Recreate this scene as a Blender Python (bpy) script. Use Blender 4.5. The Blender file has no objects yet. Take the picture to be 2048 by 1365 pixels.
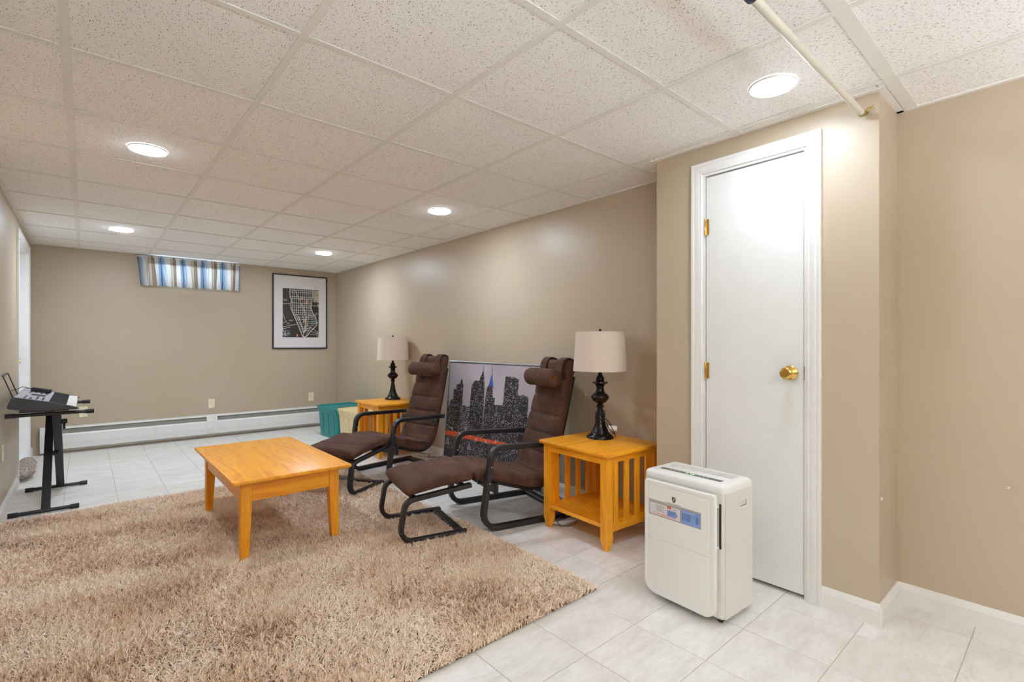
import bpy, bmesh, math, random
import numpy as np
from mathutils import Vector, Matrix
random.seed(7)
rng = np.random.default_rng(7)
C = bpy.context.scene.collection
sc = bpy.context.scene

# ------------------------------------------------------------------ camera, world, exposure
CAMH = 1.156
H = 2.198
XR, YB, XC, YC1, YC2, XL = 2.766, 7.123, 2.460, 0.540, 1.579, -0.421
YF = -2.6
LIGHTS_W = (90.0, 212.0, 190.0, 262.0, 245.0, 45.0, 22.0, 35.0)   # radiance of each ceiling lamp
FILL_UPLIGHT = (140.0, 22.0, 110.0, 25.0)   # radiance of each added fill uplighter
cam_d = bpy.data.cameras.new('camera')
cam_d.sensor_width = 36.0
cam_d.lens = 36.0 * 985.0 / 2048.0
cam_d.shift_y = 7.4 / 2048.0
cam_d.clip_start = 0.02
cam = bpy.data.objects.new('camera', cam_d)
C.objects.link(cam)
cam.location = (0, 0, CAMH)
cam.rotation_euler = (math.pi / 2, 0, -0.7142)
sc.camera = cam
w = bpy.data.worlds.new('world')
sc.world = w
w.use_nodes = True
wb = w.node_tree.nodes['Background']
wb.inputs[0].default_value = (0.70, 0.85, 1.0, 1)
wb.inputs[1].default_value = 14.0
sc.view_settings.view_transform = 'Standard'
sc.view_settings.look = 'None'
sc.view_settings.gamma = 1.0
sc.view_settings.exposure = 0.0
sc.view_settings.use_curve_mapping = False
sc.cycles.max_bounces = 14
sc.cycles.diffuse_bounces = 8
sc.cycles.caustics_reflective = False
sc.cycles.caustics_refractive = False
sc.cycles.sample_clamp_indirect = 6.0


# ------------------------------------------------------------------ helpers
def srgb(r, g, b):
    f = lambda c: (c / 255 / 12.92) if c / 255 <= 0.04045 else ((c / 255 + 0.055) / 1.055) ** 2.4
    return (f(r), f(g), f(b), 1)


def link(o, parent=None):
    C.objects.link(o)
    if parent is not None:
        o.parent = parent
    return o


def obj(name, bm, m, parent=None, smooth=False):
    me = bpy.data.meshes.new(name)
    bmesh.ops.recalc_face_normals(bm, faces=bm.faces)
    bm.to_mesh(me)
    bm.free()
    for mm in (m if isinstance(m, (list, tuple)) else [m]):
        me.materials.append(mm)
    if smooth:
        me.polygons.foreach_set('use_smooth', [True] * len(me.polygons))
        if smooth is not True:
            me.set_sharp_from_angle(angle=math.radians(smooth))
    o = bpy.data.objects.new(name, me)
    return link(o, parent)


def thing(name, label, cat, loc=(0, 0, 0), rz=0.0, group=None):
    o = bpy.data.objects.new(name, None)
    o.empty_display_size = 0.1
    link(o)
    o.location = loc
    o.rotation_euler = (0, 0, math.radians(rz))
    o['label'] = label
    o['category'] = cat
    if group:
        o['group'] = group
    return o


def tag(o, label, cat, group=None):
    o['label'] = label
    o['category'] = cat
    if group:
        o['group'] = group
    return o


def struct(name, bm, m, parent=None, smooth=False):
    o = obj(name, bm, m, parent, smooth)
    if parent is None:
        o['kind'] = 'structure'
    return o


def dup(root, loc, rz, label, group=None):
    r = root.copy()
    C.objects.link(r)
    r.location = loc
    r.rotation_euler = (0, 0, math.radians(rz))
    r['label'] = label
    if group:
        r['group'] = group
    for ch in list(root.children):
        c = ch.copy()
        C.objects.link(c)
        c.parent = r
        for g in ch.children:
            d = g.copy()
            C.objects.link(d)
            d.parent = c
    return r


def box(bm, x0, y0, z0, x1, y1, z1, bev=0.0, mat=0, seg=1):
    vs = [bm.verts.new((x, y, z)) for x in (x0, x1) for y in (y0, y1) for z in (z0, z1)]
    idx = [(0, 1, 3, 2), (4, 6, 7, 5), (0, 4, 5, 1), (2, 3, 7, 6), (0, 2, 6, 4), (1, 5, 7, 3)]
    fs = [bm.faces.new([vs[i] for i in f]) for f in idx]
    for f in fs:
        f.material_index = mat
    if bev > 0:
        es = list({e for f in fs for e in f.edges})
        r = bmesh.ops.bevel(bm, geom=es, offset=bev, segments=seg, affect='EDGES', profile=0.5)
        for f in r['faces']:
            f.material_index = mat
    return vs


def B(x0, y0, z0, x1, y1, z1, bev=0.0, seg=1):
    bm = bmesh.new()
    box(bm, x0, y0, z0, x1, y1, z1, bev, 0, seg)
    return bm


def tapered(bm, c0, c1, bev=0.0):
    """box between two rectangles c=(x0,y0,x1,y1,z)"""
    def ring(c):
        x0, y0, x1, y1, z = c
        return [bm.verts.new(p) for p in ((x0, y0, z), (x1, y0, z), (x1, y1, z), (x0, y1, z))]
    a, b = ring(c0), ring(c1)
    fs = [bm.faces.new(a[::-1]), bm.faces.new(b)]
    for i in range(4):
        j = (i + 1) % 4
        fs.append(bm.faces.new((a[i], a[j], b[j], b[i])))
    if bev:
        bmesh.ops.bevel(bm, geom=list({e for f in fs for e in f.edges}), offset=bev, segments=1, affect='EDGES')


def loft(bm, rings, closed=True, caps=True, mat=0):
    """rings: list of lists of points, same count"""
    vr = [[bm.verts.new(p) for p in r] for r in rings]
    n = len(vr[0])
    for a, b in zip(vr[:-1], vr[1:]):
        for i in range(n if closed else n - 1):
            j = (i + 1) % n
            f = bm.faces.new((a[i], a[j], b[j], b[i]))
            f.material_index = mat
    if caps and closed:
        bm.faces.new(vr[0][::-1]).material_index = mat
        bm.faces.new(vr[-1]).material_index = mat
    return vr


def lathe(bm, prof, seg=32, c=(0, 0, 0), axis='z', caps=True):
    rings = []
    for r, z in prof:
        ring = []
        for i in range(seg):
            a = 2 * math.pi * i / seg
            x, y = r * math.cos(a), r * math.sin(a)
            if axis == 'z':
                p = (c[0] + x, c[1] + y, c[2] + z)
            elif axis == 'x':
                p = (c[0] + z, c[1] + x, c[2] + y)
            else:
                p = (c[0] + x, c[1] + z, c[2] + y)
            ring.append(p)
        rings.append(ring)
    loft(bm, rings, True, caps)


def tube(bm, pts, r, seg=8, caps=True):
    pts = [Vector(p) for p in pts]
    n = len(pts)
    rings = []
    up = None
    for i, p in enumerate(pts):
        t = (pts[min(i + 1, n - 1)] - pts[max(i - 1, 0)]).normalized()
        if up is None:
            up = Vector((0, 0, 1)) if abs(t.z) < 0.9 else Vector((1, 0, 0))
        s = t.cross(up).normalized()
        u = s.cross(t).normalized()
        up = u
        rr = r[i] if isinstance(r, (list, tuple)) else r
        rings.append([p + s * math.cos(2 * math.pi * k / seg) * rr + u * math.sin(2 * math.pi * k / seg) * rr
                      for k in range(seg)])
    loft(bm, rings, True, caps)


def smooth_path(pts, n=8):
    """Catmull-Rom through points"""
    P = [Vector(p) for p in pts]
    out = []
    for i in range(len(P) - 1):
        p0, p1, p2, p3 = P[max(i - 1, 0)], P[i], P[i + 1], P[min(i + 2, len(P) - 1)]
        for k in range(n):
            t = k / n
            out.append(0.5 * ((2 * p1) + (-p0 + p2) * t + (2 * p0 - 5 * p1 + 4 * p2 - p3) * t * t + (-p0 + 3 * p1 - 3 * p2 + p3) * t ** 3))
    out.append(P[-1])
    return out


def fillet(pts, rads, n=8):
    out = [Vector(pts[0])]
    for i in range(1, len(pts) - 1):
        a, b, c = Vector(pts[i - 1]), Vector(pts[i]), Vector(pts[i + 1])
        d1, d2 = (a - b).normalized(), (c - b).normalized()
        ang = d1.angle(d2)
        d = rads[i - 1] / math.tan(ang / 2)
        p, q = b + d1 * d, b + d2 * d
        cen = b + (d1 + d2).normalized() * (rads[i - 1] / math.sin(ang / 2))
        v1, v2 = p - cen, q - cen
        om = v1.angle(v2)
        for k in range(n + 1):
            t = k / n
            out.append(cen + (v1 * math.sin((1 - t) * om) + v2 * math.sin(t * om)) / math.sin(om))
    out.append(Vector(pts[-1]))
    return out


def ribbon(bm, path, t, y0, y1, ch=0.004):
    """flat bar following path in the local x-z plane, thickness t, from y0 to y1, chamfered"""
    n = len(path)
    rings = []
    for i, p in enumerate(path):
        d = (path[min(i + 1, n - 1)] - path[max(i - 1, 0)]).normalized()
        nn = Vector((-d.y, d.x))
        h = t / 2
        sec = [(-h, y0 + ch), (-h + ch, y0), (h - ch, y0), (h, y0 + ch), (h, y1 - ch), (h - ch, y1), (-h + ch, y1), (-h, y1 - ch)]
        rings.append([(p.x + nn.x * a, y, p.y + nn.y * a) for a, y in sec])
    loft(bm, rings)


def mold(bm, path, prof, mapper, side=1):
    """mitred moulding: path of 2D points, prof of (w, d); w offsets the path to its left, d goes to mapper"""
    P = [Vector(p) for p in path]
    n = len(P)
    offs = []
    for i in range(n):
        if i == 0:
            d = (P[1] - P[0]).normalized()
            offs.append(Vector((-d.y, d.x)) * side)
        elif i == n - 1:
            d = (P[-1] - P[-2]).normalized()
            offs.append(Vector((-d.y, d.x)) * side)
        else:
            d1 = (P[i] - P[i - 1]).normalized()
            d2 = (P[i + 1] - P[i]).normalized()
            n1, n2 = Vector((-d1.y, d1.x)), Vector((-d2.y, d2.x))
            m = (n1 + n2).normalized()
            offs.append(m * side / max(m.dot(n1), 0.2))
    rings = [[mapper(P[i] + offs[i] * a, b) for a, b in prof] for i in range(n)]
    loft(bm, rings)


# text turned into flat mesh print
def text_polys(jobs):
    """jobs: list of (string, size, align) -> list of (verts, faces, width)"""
    obs = []
    for s, size, al in jobs:
        cu = bpy.data.curves.new('t', 'FONT')
        cu.body = s
        cu.size = size
        cu.align_x = al
        cu.resolution_u = 2
        cu.space_line = 0.85
        o = bpy.data.objects.new('t', cu)
        C.objects.link(o)
        obs.append(o)
    bpy.context.view_layer.update()
    dg = bpy.context.evaluated_depsgraph_get()
    out = []
    for o in obs:
        me = o.evaluated_get(dg).to_mesh()
        vs = [(v.co.x, v.co.y) for v in me.vertices]
        fs = [tuple(p.vertices) for p in me.polygons]
        out.append((vs, fs))
        o.evaluated_get(dg).to_mesh_clear()
    for o in obs:
        cu = o.data
        bpy.data.objects.remove(o)
        bpy.data.curves.remove(cu)
    return out


def put_text(bm, tp, mapper, mat=0):
    vs = [bm.verts.new(mapper(x, y)) for x, y in tp[0]]
    for f in tp[1]:
        try:
            bm.faces.new([vs[i] for i in f]).material_index = mat
        except ValueError:
            pass


def poly(bm, pts, mapper, mat=0):
    bm.faces.new([bm.verts.new(mapper(x, y)) for x, y in pts]).material_index = mat


def strip(bm, pts, wd, mapper, mat=0):
    pts = [Vector(p) for p in pts]
    for a, b in zip(pts[:-1], pts[1:]):
        d = (b - a)
        if d.length < 1e-6:
            continue
        d.normalize()
        n = Vector((-d.y, d.x)) * wd / 2
        e = d * wd * 0.3
        poly(bm, [a - n - e, b - n + e, b + n + e, a + n - e], mapper, mat)


# ------------------------------------------------------------------ materials
class NT:
    def __init__(s, name):
        s.m = bpy.data.materials.new(name)
        s.m.use_nodes = True
        s.t = s.m.node_tree
        s.b = s.t.nodes['Principled BSDF']
        s.L = s.t.links

    def n(s, typ, **kw):
        nd = s.t.nodes.new(typ)
        for k, v in kw.items():
            if k.startswith('i_'):
                key = k[2:]
                key = int(key) if key.isdigit() else key.replace('_', ' ')
                nd.inputs[key].default_value = v
            else:
                setattr(nd, k, v)
        return nd

    def l(s, a, b):
        s.L.new(a, b)

    def coords(s, kind='Object', scale=(1, 1, 1), rot=(0, 0, 0)):
        tc = s.n('ShaderNodeTexCoord')
        mp = s.n('ShaderNodeMapping')
        mp.inputs['Scale'].default_value = scale
        mp.inputs['Rotation'].default_value = rot
        s.l(tc.outputs[kind], mp.inputs[0])
        return mp.outputs[0]

    def world(s, scale=(1, 1, 1), rot=(0, 0, 0)):
        g = s.n('ShaderNodeNewGeometry')
        mp = s.n('ShaderNodeMapping')
        mp.inputs['Scale'].default_value = scale
        mp.inputs['Rotation'].default_value = rot
        s.l(g.outputs['Position'], mp.inputs[0])
        return mp.outputs[0]

    def noise(s, vec, scale, detail=4, rough=0.5, dist=0.0):
        nd = s.n('ShaderNodeTexNoise')
        nd.inputs['Scale'].default_value = scale
        nd.inputs['Detail'].default_value = detail
        nd.inputs['Roughness'].default_value = rough
        nd.inputs['Distortion'].default_value = dist
        if vec is not None:
            s.l(vec, nd.inputs['Vector'])
        return nd.outputs['Fac']

    def ramp(s, fac, stops, interp='LINEAR'):
        r = s.n('ShaderNodeValToRGB')
        r.color_ramp.interpolation = interp
        els = r.color_ramp.elements
        while len(els) < len(stops):
            els.new(0.5)
        for e, (p, c) in zip(els, stops):
            e.position = p
            e.color = c
        s.l(fac, r.inputs[0])
        return r.outputs[0]

    def mix(s, fac, a, b, mode='MIX'):
        m = s.n('ShaderNodeMix', data_type='RGBA', blend_type=mode)
        for sock, v in ((m.inputs[0], fac), (m.inputs[6], a), (m.inputs[7], b)):
            if hasattr(v, 'is_output'):
                s.l(v, sock)
            else:
                sock.default_value = v
        return m.outputs[2]

    def math(s, op, a, b=0.0, clamp=False):
        m = s.n('ShaderNodeMath', operation=op, use_clamp=clamp)
        for i, v in enumerate((a, b)):
            if hasattr(v, 'is_output'):
                s.l(v, m.inputs[i])
            else:
                m.inputs[i].default_value = v
        return m.outputs[0]

    def bump(s, h, strength=0.3, dist=0.002):
        b = s.n('ShaderNodeBump')
        b.inputs['Strength'].default_value = strength
        b.inputs['Distance'].default_value = dist
        s.l(h, b.inputs['Height'])
        s.l(b.outputs[0], s.b.inputs['Normal'])

    def base(s, c, rough=0.5, **kw):
        if hasattr(c, 'is_output'):
            s.l(c, s.b.inputs['Base Color'])
        else:
            s.b.inputs['Base Color'].default_value = c
        s.b.inputs['Roughness'].default_value = rough
        for k, v in kw.items():
            s.b.inputs[k.replace('_', ' ')].default_value = v
        return s.m


def simple(name, col, rough=0.5, bumps=0.0, bscale=200, var=0.06, **kw):
    t = NT(name)
    v = t.coords('Object')
    n = t.noise(v, 14, 3)
    c2 = tuple(max(0, c * (1 - var * 2)) for c in col[:3]) + (1,)
    c3 = tuple(min(1, c * (1 + var)) for c in col[:3]) + (1,)
    col_o = t.ramp(n, [(0.3, c2), (0.7, c3)])
    if bumps:
        t.bump(t.noise(v, bscale, 2), bumps, 0.001)
    return t.base(col_o, rough, **kw)


def m_wall():
    t = NT('taupe_wall_paint')
    v = t.world()
    n = t.noise(v, 1.3, 4, 0.6)
    c = t.ramp(n, [(0.3, srgb(182, 166, 143)), (0.7, srgb(188, 172, 150))])
    # tiny scuffs and nail marks
    sp = t.noise(v, 9, 6, 0.7)
    c = t.mix(t.ramp(sp, [(0.68, (0, 0, 0, 1)), (0.8, (0.5, 0.5, 0.5, 1))]), c, srgb(162, 146, 123))
    t.bump(t.noise(v, 260, 3, 0.6), 0.12, 0.001)
    return t.base(c, 0.40)


def m_ceiling_tile():
    t = NT('fissured_ceiling_tile')
    g = t.n('ShaderNodeNewGeometry')
    oi = t.n('ShaderNodeObjectInfo')
    off = t.n('ShaderNodeVectorMath', operation='ADD')
    t.l(g.outputs['Position'], off.inputs[0])
    sc_ = t.n('ShaderNodeVectorMath', operation='SCALE')
    t.l(oi.outputs['Random'], sc_.inputs['Scale'])
    sc_.inputs[0].default_value = (7, 3, 0)
    t.l(sc_.outputs[0], off.inputs[1])
    base = off.outputs[0]

    def layer(rot, sx, sy, thr, seed):
        mp = t.n('ShaderNodeMapping')
        mp.inputs['Rotation'].default_value = (0, 0, rot)
        mp.inputs['Scale'].default_value = (sx, sy, 0)
        mp.inputs['Location'].default_value = (seed, seed * 2, 0)
        wn = t.n('ShaderNodeTexNoise')
        wn.inputs['Scale'].default_value = 30
        t.l(base, wn.inputs['Vector'])
        add = t.n('ShaderNodeVectorMath', operation='MULTIPLY_ADD')
        t.l(wn.outputs['Color'], add.inputs[0])
        add.inputs[1].default_value = (0.012, 0.012, 0)
        t.l(base, add.inputs[2])
        t.l(add.outputs[0], mp.inputs[0])
        vo = t.n('ShaderNodeTexVoronoi', voronoi_dimensions='2D')
        vo.inputs['Scale'].default_value = 1
        t.l(mp.outputs[0], vo.inputs['Vector'])
        sep = t.n('ShaderNodeSeparateColor')
        t.l(vo.outputs['Color'], sep.inputs[0])
        size = t.math('MULTIPLY', t.math('POWER', sep.outputs[0], 1.6), thr)
        return t.math('MULTIPLY', t.math('LESS_THAN', vo.outputs['Distance'], size), t.math('ADD', t.math('MULTIPLY', sep.outputs[1], 0.8), 0.15))
    a = layer(0.3, 125, 52, 0.24, 1.3)
    b = layer(1.25, 135, 62, 0.20, 5.1)
    c = layer(2.3, 160, 75, 0.17, 9.7)
    d = layer(0.0, 260, 260, 0.24, 3.0)
    big = t.math('MAXIMUM', t.math('MAXIMUM', a, b), c)
    allp = t.math('MAXIMUM', big, t.math('MULTIPLY', d, 0.45))
    n = t.noise(base, 3, 4)
    c0 = t.ramp(n, [(0.3, srgb(249, 247, 244)), (0.7, srgb(253, 251, 248))])
    col = t.mix(allp, c0, srgb(132, 120, 108))
    t.bump(t.math('ADD', t.math('MULTIPLY', allp, -1.0), t.math('MULTIPLY', t.noise(base, 300, 3), 0.3)), 0.25, 0.002)
    return t.base(col, 0.9)


def m_floor_tile():
    t = NT('floor_tile')
    g = t.n('ShaderNodeNewGeometry')
    oi = t.n('ShaderNodeObjectInfo')
    sc_ = t.n('ShaderNodeVectorMath', operation='SCALE')
    t.l(oi.outputs['Random'], sc_.inputs['Scale'])
    sc_.inputs[0].default_value = (17, 9, 4)
    off = t.n('ShaderNodeVectorMath', operation='ADD')
    t.l(g.outputs['Position'], off.inputs[0])
    t.l(sc_.outputs[0], off.inputs[1])
    mp = t.n('ShaderNodeMapping')
    mp.inputs['Scale'].default_value = (1, 2.6, 1)
    t.l(off.outputs[0], mp.inputs[0])
    n1 = t.noise(mp.outputs[0], 5, 6, 0.6, 0.6)
    n2 = t.noise(mp.outputs[0], 22, 5, 0.7)
    c = t.ramp(n1, [(0.3, srgb(219, 214, 208)), (0.5, srgb(232, 229, 225)), (0.7, srgb(240, 238, 234))])
    c = t.mix(t.ramp(n2, [(0.45, (0, 0, 0, 1)), (0.75, (0.35, 0.35, 0.35, 1))]), c, srgb(200, 190, 178))
    c = t.mix(t.math('MULTIPLY', oi.outputs['Random'], 0.22), c, srgb(208, 202, 194))
    t.bump(n2, 0.08, 0.001)
    return t.base(c, 0.38)


def m_wood(axis):
    t = NT('honey_oak_' + 'xyz'[axis])
    s = [16, 16, 16]
    s[axis] = 1.3
    v = t.coords('Object', tuple(s))
    n = t.noise(v, 1.6, 6, 0.62, 1.2)
    s2 = [170, 170, 170]
    s2[axis] = 5
    v2 = t.coords('Object', tuple(s2))
    g = t.noise(v2, 1.0, 3, 0.6)
    c = t.ramp(n, [(0.30, srgb(224, 138, 16)), (0.48, srgb(242, 162, 24)), (0.62, srgb(250, 177, 36)), (0.75, srgb(232, 148, 20))])
    c = t.mix(t.ramp(g, [(0.5, (0, 0, 0, 1)), (0.72, (0.5, 0.5, 0.5, 1))]), c, srgb(196, 112, 12))
    t.bump(g, 0.05, 0.001)
    return t.base(c, 0.40, Coat_Weight=0.12, Coat_Roughness=0.25)


def m_suede():
    t = NT('dark_brown_suede')
    v = t.coords('Object')
    n = t.noise(v, 7, 5, 0.65)
    n2 = t.noise(v, 40, 4, 0.7)
    c = t.ramp(n, [(0.3, srgb(54, 30, 20)), (0.52, srgb(74, 44, 29)), (0.75, srgb(100, 65, 45))])
    c = t.mix(t.ramp(n2, [(0.5, (0, 0, 0, 1)), (0.8, (0.4, 0.4, 0.4, 1))]), c, srgb(116, 80, 58))
    t.bump(t.noise(v, 500, 2), 0.25, 0.001)
    m = t.base(c, 0.85)
    t.b.inputs['Sheen Weight'].default_value = 0.12
    t.b.inputs['Sheen Roughness'].default_value = 0.45
    t.b.inputs['Sheen Tint'].default_value = srgb(190, 140, 115)
    return m


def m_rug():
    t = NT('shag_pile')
    a = t.n('ShaderNodeAttribute', attribute_name='yarn_nap_shade')
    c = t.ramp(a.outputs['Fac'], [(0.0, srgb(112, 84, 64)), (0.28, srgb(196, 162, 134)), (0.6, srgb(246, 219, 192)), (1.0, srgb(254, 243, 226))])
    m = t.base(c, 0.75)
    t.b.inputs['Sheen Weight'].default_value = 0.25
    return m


def m_emit(name, col, strength):
    t = NT(name)
    t.b.inputs['Base Color'].default_value = (0.8, 0.8, 0.8, 1)
    t.b.inputs['Emission Color'].default_value = col
    t.b.inputs['Emission Strength'].default_value = strength
    return t.m


def m_curtain():
    t = NT('striped_curtain_fabric')
    uv = t.n('ShaderNodeUVMap')
    sep = t.n('ShaderNodeSeparateXYZ')
    t.l(uv.outputs[0], sep.inputs[0])
    fr = t.math('FRACT', t.math('MULTIPLY', sep.outputs[0], 5.0))
    T_, Bl, Wh, Nv, Cr, Lb = srgb(158, 140, 118), srgb(140, 166, 192), srgb(226, 224, 222), srgb(44, 56, 76), srgb(206, 198, 184), srgb(176, 198, 216)
    c = t.ramp(fr, [(0.0, Nv), (0.025, Bl), (0.12, Lb), (0.21, Wh), (0.45, Nv), (0.468, Cr), (0.58, T_), (0.70, Nv), (0.716, Wh), (0.91, Bl)], 'CONSTANT')
    n = t.noise(t.coords('Object'), 300, 2)
    c = t.mix(0.12, c, t.ramp(n, [(0.3, (0.1, 0.1, 0.1, 1)), (0.7, (1, 1, 1, 1))]), 'MULTIPLY')
    t.base(c, 0.8)
    tr = t.n('ShaderNodeBsdfTranslucent')
    t.l(c, tr.inputs[0])
    mx = t.n('ShaderNodeMixShader')
    mx.inputs[0].default_value = 0.22
    out = t.t.nodes['Material Output']
    t.l(t.b.outputs[0], mx.inputs[1])
    t.l(tr.outputs[0], mx.inputs[2])
    t.l(mx.outputs[0], out.inputs[0])
    return t.m


def m_city(name, dens, bright, base, sx, sy):
    """lit windows in dark towers: a flat photographic print, coords in metres on the canvas"""
    t = NT(name)
    v = t.coords('Object', (1, sx, sy))
    sep = t.n('ShaderNodeSeparateXYZ')
    t.l(v, sep.inputs[0])
    fx = t.math('FRACT', sep.outputs[1])
    fy = t.math('FRACT', sep.outputs[2])
    fl = t.n('ShaderNodeVectorMath', operation='FLOOR')
    t.l(v, fl.inputs[0])
    sep2 = t.n('ShaderNodeSeparateXYZ')
    t.l(fl.outputs[0], sep2.inputs[0])
    cmb = t.n('ShaderNodeCombineXYZ')
    t.l(sep2.outputs[1], cmb.inputs[0])
    t.l(sep2.outputs[2], cmb.inputs[1])
    wn = t.n('ShaderNodeTexWhiteNoise', noise_dimensions='3D')
    t.l(cmb.outputs[0], wn.inputs['Vector'])
    inx = t.math('MULTIPLY', t.math('GREATER_THAN', fx, 0.25), t.math('LESS_THAN', fx, 0.85))
    iny = t.math('MULTIPLY', t.math('GREATER_THAN', fy, 0.3), t.math('LESS_THAN', fy, 0.8))
    lit = t.math('GREATER_THAN', t.math('ADD', wn.outputs['Value'], t.math('MULTIPLY', t.math('SUBTRACT', t.noise(v, 0.12, 2), 0.5), 0.7)), 1 - dens)
    f = t.math('MULTIPLY', t.math('MULTIPLY', inx, iny), lit)
    f = t.math('MULTIPLY', f, t.math('ADD', t.math('MULTIPLY', wn.outputs['Value'], 0.5), 0.4))
    nb = t.noise(v, 0.3, 3)
    cb = t.ramp(nb, [(0.3, base), (0.7, tuple(min(1, c * 2.0 + 0.006) for c in base[:3]) + (1,))])
    c = t.mix(f, cb, bright)
    return t.base(c, 0.35)


M = {}
M['wall'] = m_wall()
M['ctile'] = m_ceiling_tile()
M['tee'] = simple('ceiling_grid_enamel', srgb(236, 233, 227), 0.5, var=0.01)
M['floor'] = m_floor_tile()
M['grout'] = simple('grout', srgb(188, 178, 166), 0.9)
M['white'] = simple('white_trim_paint', srgb(236, 235, 232), 0.32, 0.06, 120, var=0.015)
M['door'] = simple('white_door_paint', srgb(234, 234, 231), 0.45, 0.05, 90, var=0.01)
M['gap'] = simple('dark_gap', srgb(60, 52, 45), 0.9)
M['wood'] = [m_wood(i) for i in range(3)]
M['black'] = simple('black_stained_beech', srgb(33, 31, 31), 0.42, 0.1, 80)
M['suede'] = m_suede()
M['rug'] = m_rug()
M['rugback'] = simple('rug_backing', srgb(96, 72, 54), 0.95)
M['bronze'] = simple('dark_bronze_metal', srgb(42, 38, 38), 0.26, var=0.1, Metallic=0.75)
M['brass'] = simple('polished_brass', srgb(222, 184, 100), 0.16, var=0.03, Metallic=1.0)
M['shade'] = None
M['plastic'] = simple('white_plastic', srgb(240, 240, 236), 0.25, var=0.005)
M['plastic2'] = simple('grey_white_plastic', srgb(226, 225, 219), 0.22, var=0.005)
M['darkgrey'] = simple('dark_grey_plastic', srgb(96, 98, 98), 0.4)
M['grille'] = simple('vent_grille', srgb(176, 173, 168), 0.5)
M['rubber'] = simple('black_rubber', srgb(32, 32, 35), 0.65)
M['kbblack'] = simple('keyboard_black_plastic', srgb(58, 58, 64), 0.45)
M['kbsilver'] = simple('keyboard_silver_plastic', srgb(172, 172, 180), 0.4)
M['ivory'] = simple('ivory_plastic', srgb(236, 226, 196), 0.35)
M['steel'] = simple('brushed_aluminium', srgb(190, 194, 198), 0.32, Metallic=0.8)
M['heater'] = simple('heater_enamel', srgb(226, 226, 222), 0.4, var=0.02)
M['heatdark'] = simple('heater_fins', srgb(120, 118, 110), 0.6)
M['teal'] = simple('teal_plastic', srgb(6, 132, 130), 0.35)
M['cream'] = simple('cream_plastic', srgb(226, 208, 160), 0.4)
M['paper'] = simple('paper_mat', srgb(222, 217, 217), 0.6, var=0.01)
M['mapink'] = simple('map_ink', srgb(48, 42, 40), 0.45)
M['mapline'] = simple('map_streets', srgb(214, 212, 200), 0.5, var=0.02)
M['maptan'] = simple('map_title_tan', srgb(196, 184, 160), 0.5, var=0.02)
M['mappink'] = simple('map_pink', srgb(200, 130, 112), 0.5)
M['mapgrey'] = simple('map_slate', srgb(74, 84, 86), 0.5)
M['rod'] = simple('beige_enamel_rod', srgb(214, 208, 192), 0.28, var=0.02)
M['red'] = simple('red_ink', srgb(206, 50, 60), 0.4)
M['blue'] = simple('blue_label', srgb(126, 156, 212), 0.4)
M['navy'] = simple('navy_ink', srgb(34, 62, 130), 0.4)
M['ink'] = simple('grey_ink', srgb(92, 86, 84), 0.5)
M['green'] = m_emit('green_led', (0.15, 1.0, 0.1, 1), 1.6)
M['curtain'] = m_curtain()

t = NT('lampshade_fabric')
n_ = t.noise(t.coords('Object', (1, 1, 1)), 220, 3, 0.6)
cc = t.ramp(n_, [(0.3, srgb(238, 224, 210)), (0.7, srgb(246, 234, 222))])
t.base(cc, 0.7)
trn = t.n('ShaderNodeBsdfTranslucent')
t.l(cc, trn.inputs[0])
mxn = t.n('ShaderNodeMixShader')
mxn.inputs[0].default_value = 0.25
t.l(t.b.outputs[0], mxn.inputs[1])
t.l(trn.outputs[0], mxn.inputs[2])
t.l(mxn.outputs[0], t.t.nodes['Material Output'].inputs[0])
M['shade'] = t.m

t = NT('window_glass')
tg, gg, mg = t.n('ShaderNodeBsdfTransparent'), t.n('ShaderNodeBsdfGlossy'), t.n('ShaderNodeMixShader')
fg = t.n('ShaderNodeFresnel')
fg.inputs[0].default_value = 1.45
gg.inputs['Roughness'].default_value = 0.02
t.l(fg.outputs[0], mg.inputs[0])
t.l(tg.outputs[0], mg.inputs[1])
t.l(gg.outputs[0], mg.inputs[2])
t.l(mg.outputs[0], t.t.nodes['Material Output'].inputs[0])
M['glass'] = t.m

t = NT('printed_knit_fabric')
v = t.coords('Object', (30, 9, 24))
n_ = t.noise(v, 2.2, 5, 0.7, 1.5)
cc = t.ramp(n_, [(0.40, srgb(196, 184, 172)), (0.48, srgb(160, 144, 132)), (0.53, srgb(48, 38, 34)), (0.60, srgb(188, 176, 164))])
t.bump(n_, 0.3, 0.002)
M['knit'] = t.base(cc, 0.9)

# ------------------------------------------------------------------ setting: walls
WT = 0.10


def wall_boxes(name, rects):
    bm = bmesh.new()
    for r in rects:
        box(bm, *r)
    return struct(name, bm, M['wall'])


ZT = 2.26
DY0, DY1, DZ = 0.805, 1.302, 2.050          # closet door opening
LY0, LY1, LZ = 5.660, 6.640, 2.045          # left doorway
wall_right = wall_boxes('wall_right', [(XR, YF - WT, 0, XR + WT, YB + WT, ZT)])
WX0, WX1, WZ0, WZ1 = 0.56, 1.47, 1.875, 2.19
wall_back = wall_boxes('wall_back', [(XL - WT, YB, 0, XR, YB + WT, WZ0), (XL - WT, YB, WZ0, WX0, YB + WT, ZT),
                                     (WX1, YB, WZ0, XR, YB + WT, ZT), (WX0, YB, WZ1, WX1, YB + WT, ZT)])
wall_left = wall_boxes('wall_left', [(XL - WT, YF - WT, 0, XL, LY0, ZT), (XL - WT, LY1, 0, XL, YB, ZT),
                                     (XL - WT, LY0, LZ, XL, LY1, ZT)])
wall_front = wall_boxes('wall_front', [(XL, YF - WT, 0, XR, YF, ZT)])
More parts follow.
